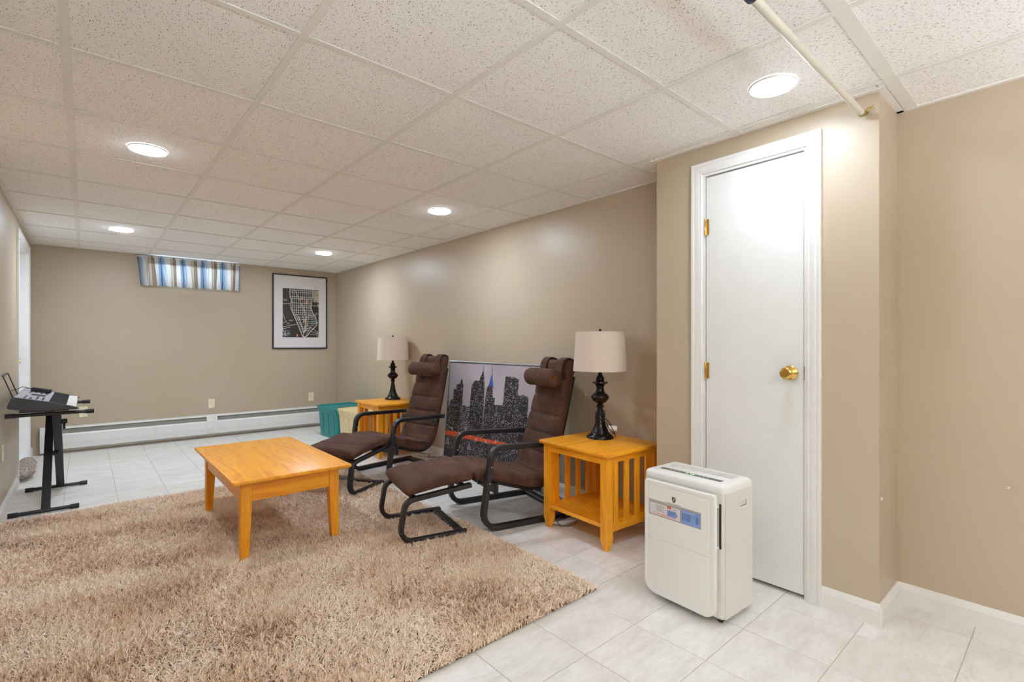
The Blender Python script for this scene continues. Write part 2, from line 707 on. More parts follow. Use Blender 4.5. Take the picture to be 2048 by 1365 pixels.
wall_closet = wall_boxes('wall_closet', [(XC, YC1, 0, XC + 0.09, DY0, ZT - 0.012), (XC, DY1, 0, XC + 0.09, YC2, ZT - 0.012),
                                         (XC, DY0, DZ, XC + 0.09, DY1, ZT - 0.012),
                                         (XC + 0.09, YC1, 0, XR, YC1 + 0.09, ZT - 0.012), (XC + 0.09, YC2 - 0.09, 0, XR, YC2, ZT - 0.012)])
for (px, pr_, par) in (((2.764, 2.365, 0.790), 0.011, wall_right), ((2.764, 0.187, 0.589), 0.006, wall_right)):
    bm = bmesh.new()
    lathe(bm, [(0.001, 0), (pr_ * .5, -0.004), (pr_, 0.0)], 8, px, 'x')
    obj('wall_anchor', bm, M['white'], par)
bm = bmesh.new()
lathe(bm, [(0.001, -0.004), (0.007, -0.002), (0.008, 0.002)], 8, (2.498, 0.540, 0.515), 'y')
obj('wall_anchor', bm, M['white'], wall_closet)

# ------------------------------------------------------------------ floor
TX, TY = 0.306, 0.3085
RX0, RX1, RY0, RY1 = -0.405, 1.825, 1.485, 4.49    # rug
bm = B(XL - WT, YF - WT, -0.12, XR + WT, YB + WT, -0.0015)
floor = struct('floor', bm, M['grout'])
s_, c_ = math.sin(0.7142), math.cos(0.7142)


def px(x, y, z):
    d = x * s_ + y * c_
    r = x * c_ - y * s_
    if d < 0.05:
        return None
    return 1024 + 985 * r / d, 689.9 - 985 * (z - CAMH) / d, d


def seen(x, y, z, m=60):
    p = px(x, y, z)
    return p is not None and -m < p[0] < 2048 + m and -m < p[1] < 1365 + m


cells = []
ix0 = int(math.floor((XL + 0.12) / TX)) - 1
for i in range(ix0, 12):
    for j in range(-12, 26):
        x0, y0 = -0.12 + i * TX, 0.281 + j * TY
        a, b, c, d = max(x0, XL), max(y0, YF), min(x0 + TX, XR), min(y0 + TY, YB)
        if c - a < 0.01 or d - b < 0.01:
            continue
        cells.append((a, b, c, d))


def tile_bm(a, b, c, d, g=0.0016, top=0.0, th=0.004):
    bm = bmesh.new()
    e = 0.0012
    r0 = [(a + g, b + g, top - th), (c - g, b + g, top - th), (c - g, d - g, top - th), (a + g, d - g, top - th)]
    r1 = [(x, y, top - e) for x, y, z in r0]
    r2 = [(a + g + e, b + g + e, top), (c - g - e, b + g + e, top), (c - g - e, d - g - e, top), (a + g + e, d - g - e, top)]
    loft(bm, [r0, r1, r2])
    return bm


full_mesh = {}
rest = bmesh.new()
vis = []
for (a, b, c, d) in cells:
    under = a > RX0 + 0.02 and c < RX1 - 0.02 and b > RY0 + 0.02 and d < RY1 - 0.02
    incl = a > XC + 0.1 and YC1 + 0.05 < b and d < YC2
    vv = any(seen(x, y, 0) for x in (a, c) for y in (b, d)) and not under and not incl
    if vv:
        vis.append((a, b, c, d))
    if not vv:
        vv_ = tile_bm(a, b, c, d)
        me_ = bpy.data.meshes.new('t')
        vv_.to_mesh(me_)
        vv_.free()
        rest.from_mesh(me_)
        bpy.data.meshes.remove(me_)
vis.sort(key=lambda q: (q[0] + q[2]) ** 2 / 4 + (q[1] + q[3]) ** 2 / 4)
for q in vis[300:]:
    vv_ = tile_bm(*q)
    me_ = bpy.data.meshes.new('t')
    vv_.to_mesh(me_)
    vv_.free()
    rest.from_mesh(me_)
    bpy.data.meshes.remove(me_)
for (a, b, c, d) in vis[:300]:
    key = (round(c - a, 3), round(d - b, 3))
    if key not in full_mesh:
        bm = tile_bm(0, 0, c - a, d - b)
        o = obj('tile', bm, M['floor'], floor)
        full_mesh[key] = o.data
    else:
        o = bpy.data.objects.new('tile', full_mesh[key])
        link(o, floor)
    o.location = (a, b, 0)
o = obj('tile_field', rest, M['floor'], floor)
o['kind'] = 'stuff'

# ------------------------------------------------------------------ ceiling
GT, GX, GY = 0.6096, -0.0514, 1.7187
ceiling = struct('ceiling', B(XL - WT, YF - WT, ZT - 0.01, XR + WT, YB + WT, ZT + 0.04), M['tee'])
xs = [XL] + [GX + i * GT for i in range(0, 5)] + [XR]
rows = [GY + j * GT for j in range(-7, 10)]
ys = [YF] + [y for y in rows if YF + 0.02 < y < YB - 0.02] + [YB]
for xa, xb in zip(xs[:-1], xs[1:]):
    for ya, yb in zip(ys[:-1], ys[1:]):
        parts = [(xa, ya, xb, yb)]
        if xb > XC and yb > YC1 and ya < YC2:
            parts = []
            if xa < XC:
                parts.append((xa, max(ya, YC1), XC, min(yb, YC2)))
            if ya < YC1 - 0.02:
                parts.append((xa, ya, xb, YC1))
            if yb > YC2 + 0.02:
                parts.append((xa, YC2, xb, yb))
        for (a, b, c, d) in parts:
            g = 0.004
            key = ('c', round(c - a, 3), round(d - b, 3))
            if key not in full_mesh:
                o = obj('ceiling_tile', B(g, g, 0, c - a - g, d - b - g, 0.014, 0.002), M['ctile'], ceiling)
                full_mesh[key] = o.data
            else:
                o = bpy.data.objects.new('ceiling_tile', full_mesh[key])
                link(o, ceiling)
            o.location = (a, b, H + 0.0045)
for x in xs[1:-1]:
    bm = bmesh.new()
    box(bm, x - 0.0125, YF, H, x + 0.0125, YB, H + 0.003)
    box(bm, x - 0.001, YF, H + 0.003, x + 0.001, YB, H + 0.035)
    obj('main_tee', bm, M['tee'], ceiling)
for y in ys[1:-1]:
    for xa, xb in zip(xs[:-1], xs[1:]):
        if YC1 < y < YC2 and xb > XC:
            xb = XC
        hw = 0.023 if abs(y - (GY - 2 * GT)) < 0.01 else 0.0125
        yy = y - 0.012 if hw > 0.02 else y
        bm = bmesh.new()
        box(bm, xa + 0.0125 * (xa > XL), yy - hw, H + 0.0004, xb - 0.0125 * (xb < XC - 0.01), yy + hw, H + 0.003)
        box(bm, xa + 0.013, yy - 0.001, H + 0.003, xb - 0.013, yy + 0.001, H + 0.03)
        obj('cross_tee', bm, M['tee'], ceiling)
for (a, b, c, d) in ((XL, YF, XL + 0.022, YB), (XR - 0.022, YF, XR, YC1), (XR - 0.022, YC2, XR, YB), (XC - 0.025, YC1 - 0.025, XC, YC2 + 0.025),
                     (XC, YC1 - 0.025, XR, YC1), (XC, YC2, XR, YC2 + 0.022)):
    bm = bmesh.new()
    box(bm, a, b, H - 0.0006, c, d, H + 0.002)
    box(bm, a, b, H + 0.002, a + min(0.002, c - a), d, ZT - 0.012)
    obj('wall_angle', bm, M['tee'], ceiling)

# ------------------------------------------------------------------ recessed lights
LIGHTS = [((2.093, 0.812), 'round white ceiling light in front of the narrow closet door'),
          ((0.254, 3.263), 'round ceiling light in the left tile column, nearer of two there'),
          ((2.091, 3.277), 'round ceiling light over the armchairs by the right wall'),
          ((0.250, 5.692), 'round ceiling light far left, close to the striped valance'),
          ((2.057, 5.650), 'small round ceiling light nearest the framed street map'),
          ((0.254, 0.812), 'round ceiling light above the photographer, outside the picture'),
          ((2.093, -1.63), 'round ceiling light behind the camera on the right'),
          ((0.254, -1.63), 'round ceiling light behind the camera on the left')]
rim_me = None
for ((lx, ly), lab), pw_ in zip(LIGHTS, LIGHTS_W):
    cl = thing('ceiling_light', lab, 'light', (lx, ly, H), 0, 'round ceiling lights')
    if rim_me is None:
        bm = bmesh.new()
        lathe(bm, [(0.0825, 0.0035), (0.087, 0.0035), (0.0875, 0.001), (0.086, -0.003), (0.083, -0.0045), (0.0825, 0.0035)], 48, caps=False)
        rim_me = obj('trim_ring', bm, M['white'], cl, 40).data
    else:
        link(bpy.data.objects.new('trim_ring', rim_me), cl)
    bm = bmesh.new()
    lathe(bm, [(0.0823, 0.003), (0.0823, -0.0048), (0.079, -0.006), (0.001, -0.0065)], 48)
    obj('diffuser', bm, m_emit('light_diffuser', (0.86, 0.99, 1.15, 1), pw_), cl, 40)

# ------------------------------------------------------------------ added fill uplighters, out of view, to brighten the ceiling
for (lx, ly), lab, up_ in (((-0.11, -0.85), 'added unseen fill uplighter by the left wall, nearest behind the camera', FILL_UPLIGHT[0]),
                           ((2.45, -0.95), 'added unseen fill uplighter by the right wall, nearest behind the camera', FILL_UPLIGHT[1]),
                           ((-0.11, -1.75), 'added unseen fill uplighter by the left wall, farther behind the camera', FILL_UPLIGHT[2]),
                           ((2.45, -2.05), 'added unseen fill uplighter by the right wall, farther behind the camera', FILL_UPLIGHT[3])):
    tl = thing('added_fill_lamp', lab, 'lamp', (lx, ly, 0), 0, 'added fill uplighters')
    bm = bmesh.new()
    lathe(bm, [(.001, 0), (.14, 0), (.14, .012), (.03, .022), (.001, .022)], 32)
    obj('base', bm, M['rubber'], tl, 40)
    bm = bmesh.new()
    lathe(bm, [(.001, .02), (.012, .02), (.012, 1.50), (.001, 1.50)], 16)
    obj('pole', bm, M['rubber'], tl, 40)
    bm = bmesh.new()
    lathe(bm, [(.02, 1.50), (.12, 1.515), (.26, 1.555), (.258, 1.558), (.118, 1.521), (.02, 1.508), (.02, 1.50)], 40, caps=False)
    obj('lamp_shade', bm, M['rubber'], tl, 40)
    bm = bmesh.new()
    lathe(bm, [(.001, 1.535), (.20, 1.548), (.235, 1.556), (.15, 1.566), (.001, 1.568)], 32)
    obj('bulb', bm, m_emit('added_fill_glow', (0.86, 0.99, 1.15, 1), up_), tl, 40)

# ------------------------------------------------------------------ baseboards
BP = [(0, 0), (0.014, 0), (0.014, 0.066), (0.011, 0.073), (0.009, 0.080), (0.006, 0.086), (0.004, 0.092), (0, 0.092)]
fl = lambda p, z: (p.x, p.y, z)


def baseb(name, path, side=1):
    bm = bmesh.new()
    mold(bm, path, BP, fl, side)
    return struct(name, bm, M['white'])


baseb('baseboard_right', [(XR, YF), (XR, YC1), (XC, YC1), (XC, 0.747)])
baseb('baseboard_closet', [(XC, 1.362), (XC, YC2), (XR, YC2), (XR, YB)])
baseb('baseboard_left', [(XL, 5.598), (XL, YF)])
baseb('baseboard_back', [(XL + 0.0, YB - 0.001), (XL, 6.705)], 1)

# ------------------------------------------------------------------ closet door
CP = [(0, 0), (0, 0.010), (0.004, 0.013), (0.012, 0.012), (0.018, 0.015), (0.034, 0.017), (0.040, 0.0155), (0.044, 0.018),
      (0.054, 0.020), (0.058, 0.018), (0.058, 0)]
door = bpy.data.objects.new('door_1', None)
link(door)
door.location = (0, 0, 0)
door['kind'] = 'structure'
bm = bmesh.new()
mp = lambda p, d: (XC - d, p.x, p.y)
mold(bm, [(DY1 + 0.0, 0.0), (DY1, DZ), (DY0, DZ), (DY0, 0.0)], [(-a, b) for a, b in CP], mp, 1)
obj('door_casing', bm, M['white'], door, 20)
bm = bmesh.new()
J = 0.016
box(bm, XC - 0.004, DY0, 0, XC + 0.09, DY0 + J - 0.004, DZ)
box(bm, XC - 0.004, DY1 - J + 0.004, 0, XC + 0.09, DY1, DZ)
box(bm, XC - 0.004, DY0 + J - 0.004, DZ - J + 0.004, XC + 0.09, DY1 - J + 0.004, DZ)
box(bm, XC + 0.042, DY0 + J - 0.004, 0, XC + 0.055, DY0 + J + 0.01, DZ - J)
box(bm, XC + 0.042, DY1 - J - 0.01, 0, XC + 0.055, DY1 - J + 0.004, DZ - J)
obj('door_jamb', bm, M['white'], door)
dl = obj('door_slab', B(XC + 0.002, DY0 + J, 0.018, XC + 0.036, DY1 - J - 0.001, DZ - J - 0.003, 0.0015), M['door'], door)
obj('threshold_shadow_gap', B(XC + 0.06, DY0 + J, 0.001, XC + 0.07, DY1 - J, DZ - J), M['gap'], door)
for hz in (1.771, 1.022, 0.25):
    bm = bmesh.new()
    lathe(bm, [(0.001, -0.046), (0.0045, -0.044), (0.0055, -0.04), (0.0055, 0.04), (0.0045, 0.044), (0.001, 0.046)], 10,
          (XC - 0.006, DY1 - J - 0.002, hz))
    box(bm, XC - 0.003, DY1 - J - 0.018, hz - 0.04, XC + 0.0015, DY1 - J - 0.002, hz + 0.04)
    h_ = obj('hinge', bm, M['brass'], door, 40)
    h_['label'] = 'polished brass hinge'
bm = bmesh.new()
kx, ky, kz = XC + 0.002, 0.876, 1.026
lathe(bm, [(0.001, 0.0), (0.033, 0.0), (0.034, -0.004), (0.030, -0.009), (0.018, -0.013), (0.0125, -0.018), (0.011, -0.024), (0.0125, -0.030),
           (0.019, -0.036), (0.0255, -0.044), (0.0275, -0.053), (0.0265, -0.060), (0.022, -0.065), (0.014, -0.0655), (0.001, -0.063)], 32, (kx, ky, kz), 'x')
k_ = obj('door_knob', bm, M['brass'], door, 50)
k_['label'] = 'polished brass door knob'
obj('strike_plate', B(XC - 0.0045, DY0 + J - 0.006, 0.995, XC + 0.002, DY0 + J - 0.0035, 1.058), M['brass'], door)

# ------------------------------------------------------------------ left doorway
door2 = bpy.data.objects.new('door_2', None)
link(door2)
door2['kind'] = 'structure'
bm = bmesh.new()
mp = lambda p, d: (XL + d, p.x, p.y)
mold(bm, [(LY0, 0.0), (LY0, LZ), (LY1, LZ), (LY1, 0.0)], CP, mp, 1)
obj('door_casing', bm, M['white'], door2, 20)
bm = bmesh.new()
box(bm, XL - 0.14, LY0, 0, XL + 0.003, LY0 + 0.014, LZ)
box(bm, XL - 0.14, LY1 - 0.014, 0, XL + 0.003, LY1, LZ)
box(bm, XL - 0.14, LY0 + 0.014, LZ - 0.014, XL + 0.003, LY1 - 0.014, LZ)
obj('door_jamb', bm, M['white'], door2)
obj('door_slab', B(XL - 0.14, LY0 + 0.014, 0.012, XL - 0.105, LY1 - 0.014, LZ - 0.016, 0.002), M['door'], door2)
obj('backing_panel', B(XL - 0.16, LY0 - 0.05, 0.0, XL - 0.142, LY1 + 0.05, LZ + 0.05), M['gap'], door2)
bm = bmesh.new()
lathe(bm, [(0.001, 0.0), (0.033, 0.0), (0.034, 0.004), (0.018, 0.013), (0.011, 0.024), (0.019, 0.036), (0.027, 0.053), (0.022, 0.065), (0.001, 0.064)], 20,
      (XL - 0.105, LY1 - 0.09, 1.0), 'x')
obj('door_knob', bm, M['brass'], door2, 50)

# ------------------------------------------------------------------ window
win = bpy.data.objects.new('window_1', None)
link(win)
win['kind'] = 'structure'
bm = bmesh.new()
f_ = 0.03
for r in ((WX0, WZ0, WX1, WZ0 + f_), (WX0, WZ1 - f_, WX1, WZ1), (WX0, WZ0 + f_, WX0 + f_, WZ1 - f_), (WX1 - f_, WZ0 + f_, WX1, WZ1 - f_),
          ((WX0 + WX1) / 2 - 0.014, WZ0 + f_, (WX0 + WX1) / 2 + 0.014, WZ1 - f_)):
    box(bm, r[0], YB + 0.055, r[1], r[2], YB + 0.085, r[3], 0.002)
obj('window_frame', bm, M['white'], win)
obj('pane', B(WX0 + f_, YB + 0.069, WZ0 + f_, (WX0 + WX1) / 2 - 0.014, YB + 0.072, WZ1 - f_), M['glass'], win)
obj('pane', B((WX0 + WX1) / 2 + 0.014, YB + 0.069, WZ0 + f_, WX1 - f_, YB + 0.072, WZ1 - f_), M['glass'], win)

# valance
val = thing('curtain', 'short gathered valance striped blue, white and taupe over the basement window', 'curtain', (1.0, YB - 0.03, 1.84))
bm = bmesh.new()
uvl = bm.loops.layers.uv.new('UVMap')
NU, NV = 260, 26
zt, zb = 2.188, 1.842


def val_pt(u, v, dz=0.0, dy=0.0):
    # v 0 bottom .. 1 top
    x = -0.55 + 1.06 * u
    xb = -0.50 + 1.0 * u
    shrink = 1 - v
    xx = x * (1 - 0.55 * shrink) + xb * 0.55 * shrink
    amp = 0.010 + 0.012 * math.sin(math.pi * min(1, (1 - v) * 1.1))
    ph = u * 2 * math.pi * 13 + 1.8 * math.sin(u * 9) + 0.9 * math.sin(u * 23 + v * 2.5)
    y = -0.045 + amp * math.sin(ph) + 0.006 * math.sin(ph * 2.3 + v * 3)
    if v > 0.86:
        y = -0.045 + 0.006 * math.sin(ph * 2.1) + 0.003 * math.sin(u * 300)
    e = min(u, 1 - u) / 0.045
    if e < 1:
        y = y * (0.25 + 0.75 * e)
    xx += 0.007 * math.sin(ph + 1.1) * (1 - v)
    z = zb + (zt - zb) * v + 0.004 * math.sin(ph * 1.3) * (v > 0.9) - 0.004 * math.cos(ph) * (v < 0.1)
    return (xx, y + dy, z - 1.84 + dz)


g = [[bm.verts.new(val_pt(i / NU, j / NV)) for j in range(NV + 1)] for i in range(NU + 1)]
for i in range(NU):
    for j in range(NV):
        f = bm.faces.new((g[i][j], g[i + 1][j], g[i + 1][j + 1], g[i][j + 1]))
        for lp, (a, b) in zip(f.loops, ((i, j), (i + 1, j), (i + 1, j + 1), (i, j + 1))):
            lp[uvl].uv = (a / NU, b / NV)
cur = obj('fabric', bm, M['curtain'], val, True)
bm = bmesh.new()
uvl = bm.loops.layers.uv.new('UVMap')
g = [[bm.verts.new(val_pt(i / NU, 0.74 + 0.26 * j / 6, 0, 0.004)) for j in range(7)] for i in range(NU + 1)]
for i in range(NU):
    for j in range(6):
        f = bm.faces.new((g[i][j], g[i + 1][j], g[i + 1][j + 1], g[i][j + 1]))
        for lp, (a, b) in zip(f.loops, ((i, j), (i + 1, j), (i + 1, j + 1), (i, j + 1))):
            lp[uvl].uv = (a / NU, b / 6)
obj('header_hem', bm, M['curtain'], val, True)
bm = bmesh.new()
tube(bm, fillet([(-0.545, 0.03, 0.335), (-0.545, -0.038, 0.335), (0.505, -0.038, 0.335), (0.505, 0.03, 0.335)], [0.02, 0.02], 5), 0.006, 8)
obj('curtain_rod', bm, M['white'], val, True)

# ------------------------------------------------------------------ baseboard heater
ht = thing('baseboard_heater', 'long white metal baseboard heater along the far wall', 'heater', (1.1, YB, 0))
HX0, HX1 = -0.355 - 1.1, 2.60 - 1.1


def prof_x(name, prof, x0, x1, m, bev=0):
    bm = bmesh.new()
    loft(bm, [[(x0, y, z) for y, z in prof], [(x1, y, z) for y, z in prof]])
    return obj(name, bm, m, ht)


prof_x('back_panel', [(0, 0.02), (-0.004, 0.02), (-0.004, 0.275), (-0.045, 0.283), (-0.058, 0.277), (-0.058, 0.271), (-0.046, 0.276), (-0.004, 0.266), (0, 0.285)][:0] or
       [(0, 0.02), (-0.004, 0.02), (-0.004, 0.272), (-0.040, 0.272), (-0.052, 0.262), (-0.055, 0.265), (-0.042, 0.280), (0, 0.284)], HX0 + 0.002, HX1, M['heater'])
prof_x('front_panel', [(-0.062, 0.048), (-0.066, 0.052), (-0.070, 0.12), (-0.066, 0.195), (-0.056, 0.212), (-0.052, 0.210), (-0.062, 0.193), (-0.064, 0.12), (-0.058, 0.054)],
       HX0 + 0.09, HX1 - 0.002, M['heater'])
prof_x('damper', [(-0.040, 0.200), (-0.043, 0.200), (-0.038, 0.268), (-0.035, 0.268)], HX0 + 0.06, HX1 - 0.002, simple('damper_enamel', srgb(142, 142, 134), 0.5))
bm = bmesh.new()
for i in range(170):
    x = HX0 + 0.1 + i * 0.0165
    box(bm, x, -0.052, 0.10, x + 0.001, -0.010, 0.17)
fins = obj('heating_fins', bm, M['heatdark'], ht)
fins['kind'] = 'stuff'
bm = bmesh.new()
tube(bm, [(HX0 + 0.03, -0.03, 0.135), (HX1 - 0.01, -0.03, 0.135)], 0.011, 8)
obj('pipe', bm, M['heatdark'], ht)
for (x0, x1, nm) in ((HX0, HX0 + 0.095, 'end_cap'), (1.135 - 1.1, 1.250 - 1.1, 'splice_plate')):
    pr2 = [(0, 0.022), (-0.060, 0.022), (-0.068, 0.03), (-0.074, 0.12), (-0.070, 0.21), (-0.056, 0.262), (-0.048, 0.284), (0, 0.288)]
    if nm == 'splice_plate':
        pr2 = [(-0.040, 0.06), (-0.066, 0.06), (-0.070, 0.064), (-0.0745, 0.12), (-0.071, 0.21), (-0.058, 0.262), (-0.050, 0.284), (-0.03, 0.288)]
    prof_x(nm, pr2, x0, x1, M['heater'])


# ------------------------------------------------------------------ outlets
def outlet(label, loc, rz, w2=0.035, h2=0.058):
    o = thing('wall_outlet', label, 'outlet', loc, rz)
    obj('cover_plate', B(-w2, -0.006, -h2, w2, 0, h2, 0.003, 2), M['ivory'], o)
    for dz in (0.02, -0.02):
        bm = bmesh.new()
        ring = []
        for k in range(20):
            a = 2 * math.pi * k / 20
            ring.append((0.0165 * math.cos(a), max(-0.0125, min(0.0125, 0.0165 * math.sin(a)))))
        loft(bm, [[(x, -0.006, z + dz) for x, z in ring], [(x, -0.0085, z + dz) for x, z in ring]])
        s2 = obj('socket', bm, M['ivory'], o)
        bm = bmesh.new()
        for sx in (-0.006, 0.006):
            box(bm, sx - 0.001, -0.009, dz - 0.001, sx + 0.001, -0.0084, dz + 0.006)
        box(bm, -0.002, -0.009, dz - 0.008, 0.002, -0.0084, dz - 0.004)
        obj('slots', bm, M['gap'], s2)
    bm = bmesh.new()
    lathe(bm, [(0.001, -0.0075), (0.003, -0.007), (0.0035, -0.006)], 8, (0, 0, 0), 'y')
    obj('screw', bm, M['steel'], o)
    return o


outlet('ivory outlet on the far wall above the middle of the heater', (1.196, YB, 0.42), 0)
outlet('ivory outlet on the far wall below the framed street map', (2.414, YB, 0.423), 0)
outlet('ivory outlet on the far wall just behind the keyboard stand', (-0.015, YB, 0.424), 0, 0.035, 0.058)
outlet('ivory outlet at the left picture edge, low on the left wall', (XL, 4.74, 0.43), 90)

# ------------------------------------------------------------------ text
JOBS = [('NEW', .066, 'LEFT'), ('YORK', .066, 'LEFT'), ('CITY', .066, 'LEFT'), ('MAP', .066, 'LEFT'),
        ('HUDSON\nRIVER', .014, 'CENTER'), ('HUDSON\nRIVER', .014, 'CENTER'), ('EAST\nRIVER', .014, 'CENTER'), ('NEW\nJERSEY', .014, 'CENTER'), ('BROOKLYN', .016, 'LEFT'),
        ('FRIEDRICH', .0095, 'CENTER'), ('PC RICHARD & SON', .0125, 'LEFT'), ('Dehumidifier', .007, 'CENTER'),
        ('Sale', .007, 'CENTER'), ('$249.97', .008, 'CENTER'), ('$199.97', .010, 'CENTER'), ('OUR PRICE', .006, 'CENTER'), ('Features & Benefits', .0085, 'LEFT')]
TP = text_polys(JOBS)

# ------------------------------------------------------------------ framed city map
X0, X1, Z0, Z1 = 1.902, 2.634, 1.100, 2.122
mapf = thing('framed_map', 'black framed white-matted city street map hanging on the far wall', 'picture', ((X0 + X1) / 2, YB, Z0))
hw, hh = (X1 - X0) / 2, (Z1 - Z0)
FPf = [(0, 0), (0, 0.024), (0.003, 0.026), (0.013, 0.026), (0.016, 0.023), (0.016, 0.0)]
bm = bmesh.new()
mp = lambda p, d: (p.x, -d, p.y)
pth = [(-hw, 0), (hw, 0), (hw, hh), (-hw, hh)]
rings = []
for i, (x, z) in enumerate(pth):
    sx, sz = (1 if x < 0 else -1), (1 if z < hh / 2 else -1)
    rings.append([(x + sx * a, -d, z + sz * a) for a, d in FPf])
rings.append(rings[0])
loft(bm, rings, True, False)
bmesh.ops.remove_doubles(bm, verts=bm.verts, dist=1e-5)
obj('frame', bm, M['black'], mapf)
obj('mat_board', B(-hw + 0.012, -0.014, 0.012, hw - 0.012, -0.004, hh - 0.012), M['paper'], mapf)
bm = bmesh.new()
pw, ph = 0.483, 0.672      # print size
ox, oz = -0.236, 0.158     # lower-left
mats = [M['mapink'], M['mapline'], M['maptan'], M['mappink'], M['mapgrey']]


def MM(lift):
    return lambda x, y: (ox + x * pw, -0.0145 - lift, oz + y * ph)


poly(bm, [(0, 0), (1, 0), (1, 1), (0, 1)], MM(0), 0)
R = random.Random(3)
for (a, b, c, d) in ((.34, .78, .38, .85), (.42, .60, .47, .66), (.62, .88, .74, .93), (.78, .25, .93, .47), (.35, .52, .39, .60), (.66, .70, .73, .8), (.02, .03, .2, .15), (.22, .9, .3, .97), (.55, .5, .6, .58)):
    poly(bm, [(a, b), (c, b), (c, d), (a, d)], MM(0.0003), 4)
for (a, b, c, d) in ((.49, .78, .55, .83), (.62, .69, .69, .80), (.58, .32, .64, .39), (.56, .10, .60, .16), (.37, .01, .42, .07)):
    poly(bm, [(a, b), (c, b + .01), (c - .01, d), (a + .01, d)], MM(0.0005), 3)
west = [(.20, 1), (.19, .93), (.20, .82), (.235, .78), (.22, .68), (.215, .62), (.24, .56), (.29, .48), (.36, .36), (.43, .23), (.50, .10), (.545, .02), (.60, .01), (.66, .03),
        (.72, .08), (.76, .13), (.86, .19), (.95, .27), (.95, .31), (.93, .37), (.90, .46), (.85, .49), (.82, .53), (.785, .60), (.78, .66), (.80, .75), (.82, .84), (.82, 1)]
strip(bm, west, .018, MM(0.0007), 1)


def lim(y):
    """x extent of the island at height y"""
    xsx = []
    for (x1, y1), (x2, y2) in zip(west[:-1], west[1:]):
        if (y1 - y) * (y2 - y) <= 0 and y1 != y2:
            xsx.append(x1 + (x2 - x1) * (y - y1) / (y2 - y1))
    return (min(xsx), max(xsx)) if len(xsx) > 1 else None


for y in (.97, .93, .84, .80, .71, .66, .62, .56, .51, .47, .43, .40, .36, .31, .27, .22, .17, .12):
    l_ = lim(y)
    if l_:
        strip(bm, [(l_[0], y), (l_[1] - (0.03 if y < .5 else 0), y + (0.03 if y < .45 else 0))], .0085 if y > .45 else .006, MM(0.0007), 1)
for x in (.26, .31, .37, .43, .49, .55, .60, .66, .72, .77):
    top = 1.0
    yb = next((yy / 100 for yy in range(5, 100) if lim(yy / 100) and lim(yy / 100)[0] < x < lim(yy / 100)[1]), .5)
    yb = max(yb, .44 + .06 * R.random())
    strip(bm, [(x, yb), (x, top)], .0085, MM(0.0007), 1)
for (a, b) in (((.30, 1), (.45, .8)), ((.45, .8), (.52, .66)), ((.52, .66), (.63, .51)), ((.63, .51), (.62, .3)), ((.62, .3), (.56, .03)), ((.34, .47), (.53, .2)), ((.40, .47), (.56, .17)),
               ((.45, .42), (.57, .08)), ((.66, .44), (.60, .10)), ((.72, .44), (.62, .12)), ((.55, .44), (.57, .3)), ((.76, .22), (.60, .14)), ((.70, .26), (.58, .2)), ((.64, .05), (.76, .2))):
    strip(bm, [a, b], .010, MM(0.0008), 1)
for ln in ([(0, .68), (.22, .69)], [(0, .21), (.42, .28)], [(0, .17), (.2, .21)], [(.78, .68), (.9, .66), (1, .68)], [(.9, .31), (1, .32)], [(.76, .22), (1, .10)], [(.75, .13), (1, .08)],
           [(0, .48), (.06, .36), (.1, .31), (0, .30)], [(0, .17), (.06, .06), (.2, .08)], [(0, .06), (.12, .03)], [(.93, .09), (.96, 0)], [(.97, .09), (1, 0)], [(.96, .72), (1, .63)], [(.05, 0), (.08, .15)]):
    strip(bm, ln, .008, MM(0.0007), 1)
poly(bm, [(.845, .745), (1, .745), (1, .985), (.845, .985)], MM(0.0009), 2)
for k, yy in enumerate((.930, .872, .812, .752)):
    put_text(bm, TP[k], lambda x, y, yy=yy: (ox + .853 * pw + x * .40, -0.0159, oz + yy * ph + y * 0.62), 0)
for k, (x, y) in enumerate(((.07, .76), (.22, .345), (.94, .505), (.15, .285))):
    put_text(bm, TP[4 + k], lambda a, b, x=x, y=y: (ox + x * pw + a, -0.0156, oz + y * ph + b), 1)
put_text(bm, TP[8], lambda a, b: (ox + .77 * pw + a * .8, -0.0156, oz + .055 * ph + b), 1)
obj('print', bm, mats, mapf)

# ------------------------------------------------------------------ leaning skyline picture
CW, CHt = 1.40, 1.0
can = thing('skyline_picture', 'large silver framed night skyline print with a blue spire, leaning on the right wall', 'picture', (2.672, 4.118, 0.0))
lean = math.atan2(0.082, 1.0)
can.rotation_euler = (0, lean, math.radians(-2.0) * 0)
bm = bmesh.new()
fr = [(0, 0), (0, -0.022), (0.003, -0.024), (0.012, -0.024), (0.014, -0.014), (0.014, 0)]
rings = []
for (y, z) in ((0, 0), (-CW, 0), (-CW, CHt), (0, CHt)):
    sy, sz = (-1 if y == 0 else 1), (1 if z == 0 else -1)
    rings.append([(d + 0.012, y + sy * a, z + sz * a) for a, d in fr])
rings.append(rings[0])
loft(bm, rings, True, False)
bmesh.ops.remove_doubles(bm, verts=bm.verts, dist=1e-5)
obj('frame', bm, M['steel'], can)
obj('inner_border', B(-0.006, -CW + 0.012, 0.012, 0.010, -0.012, CHt - 0.012), M['rubber'], can)
t = NT('print_sky')
v = t.coords('Object')
t.base(t.ramp(t.noise(v, 2.5, 4), [(0.3, srgb(168, 157, 164)), (0.7, srgb(190, 180, 186))]), 0.35)
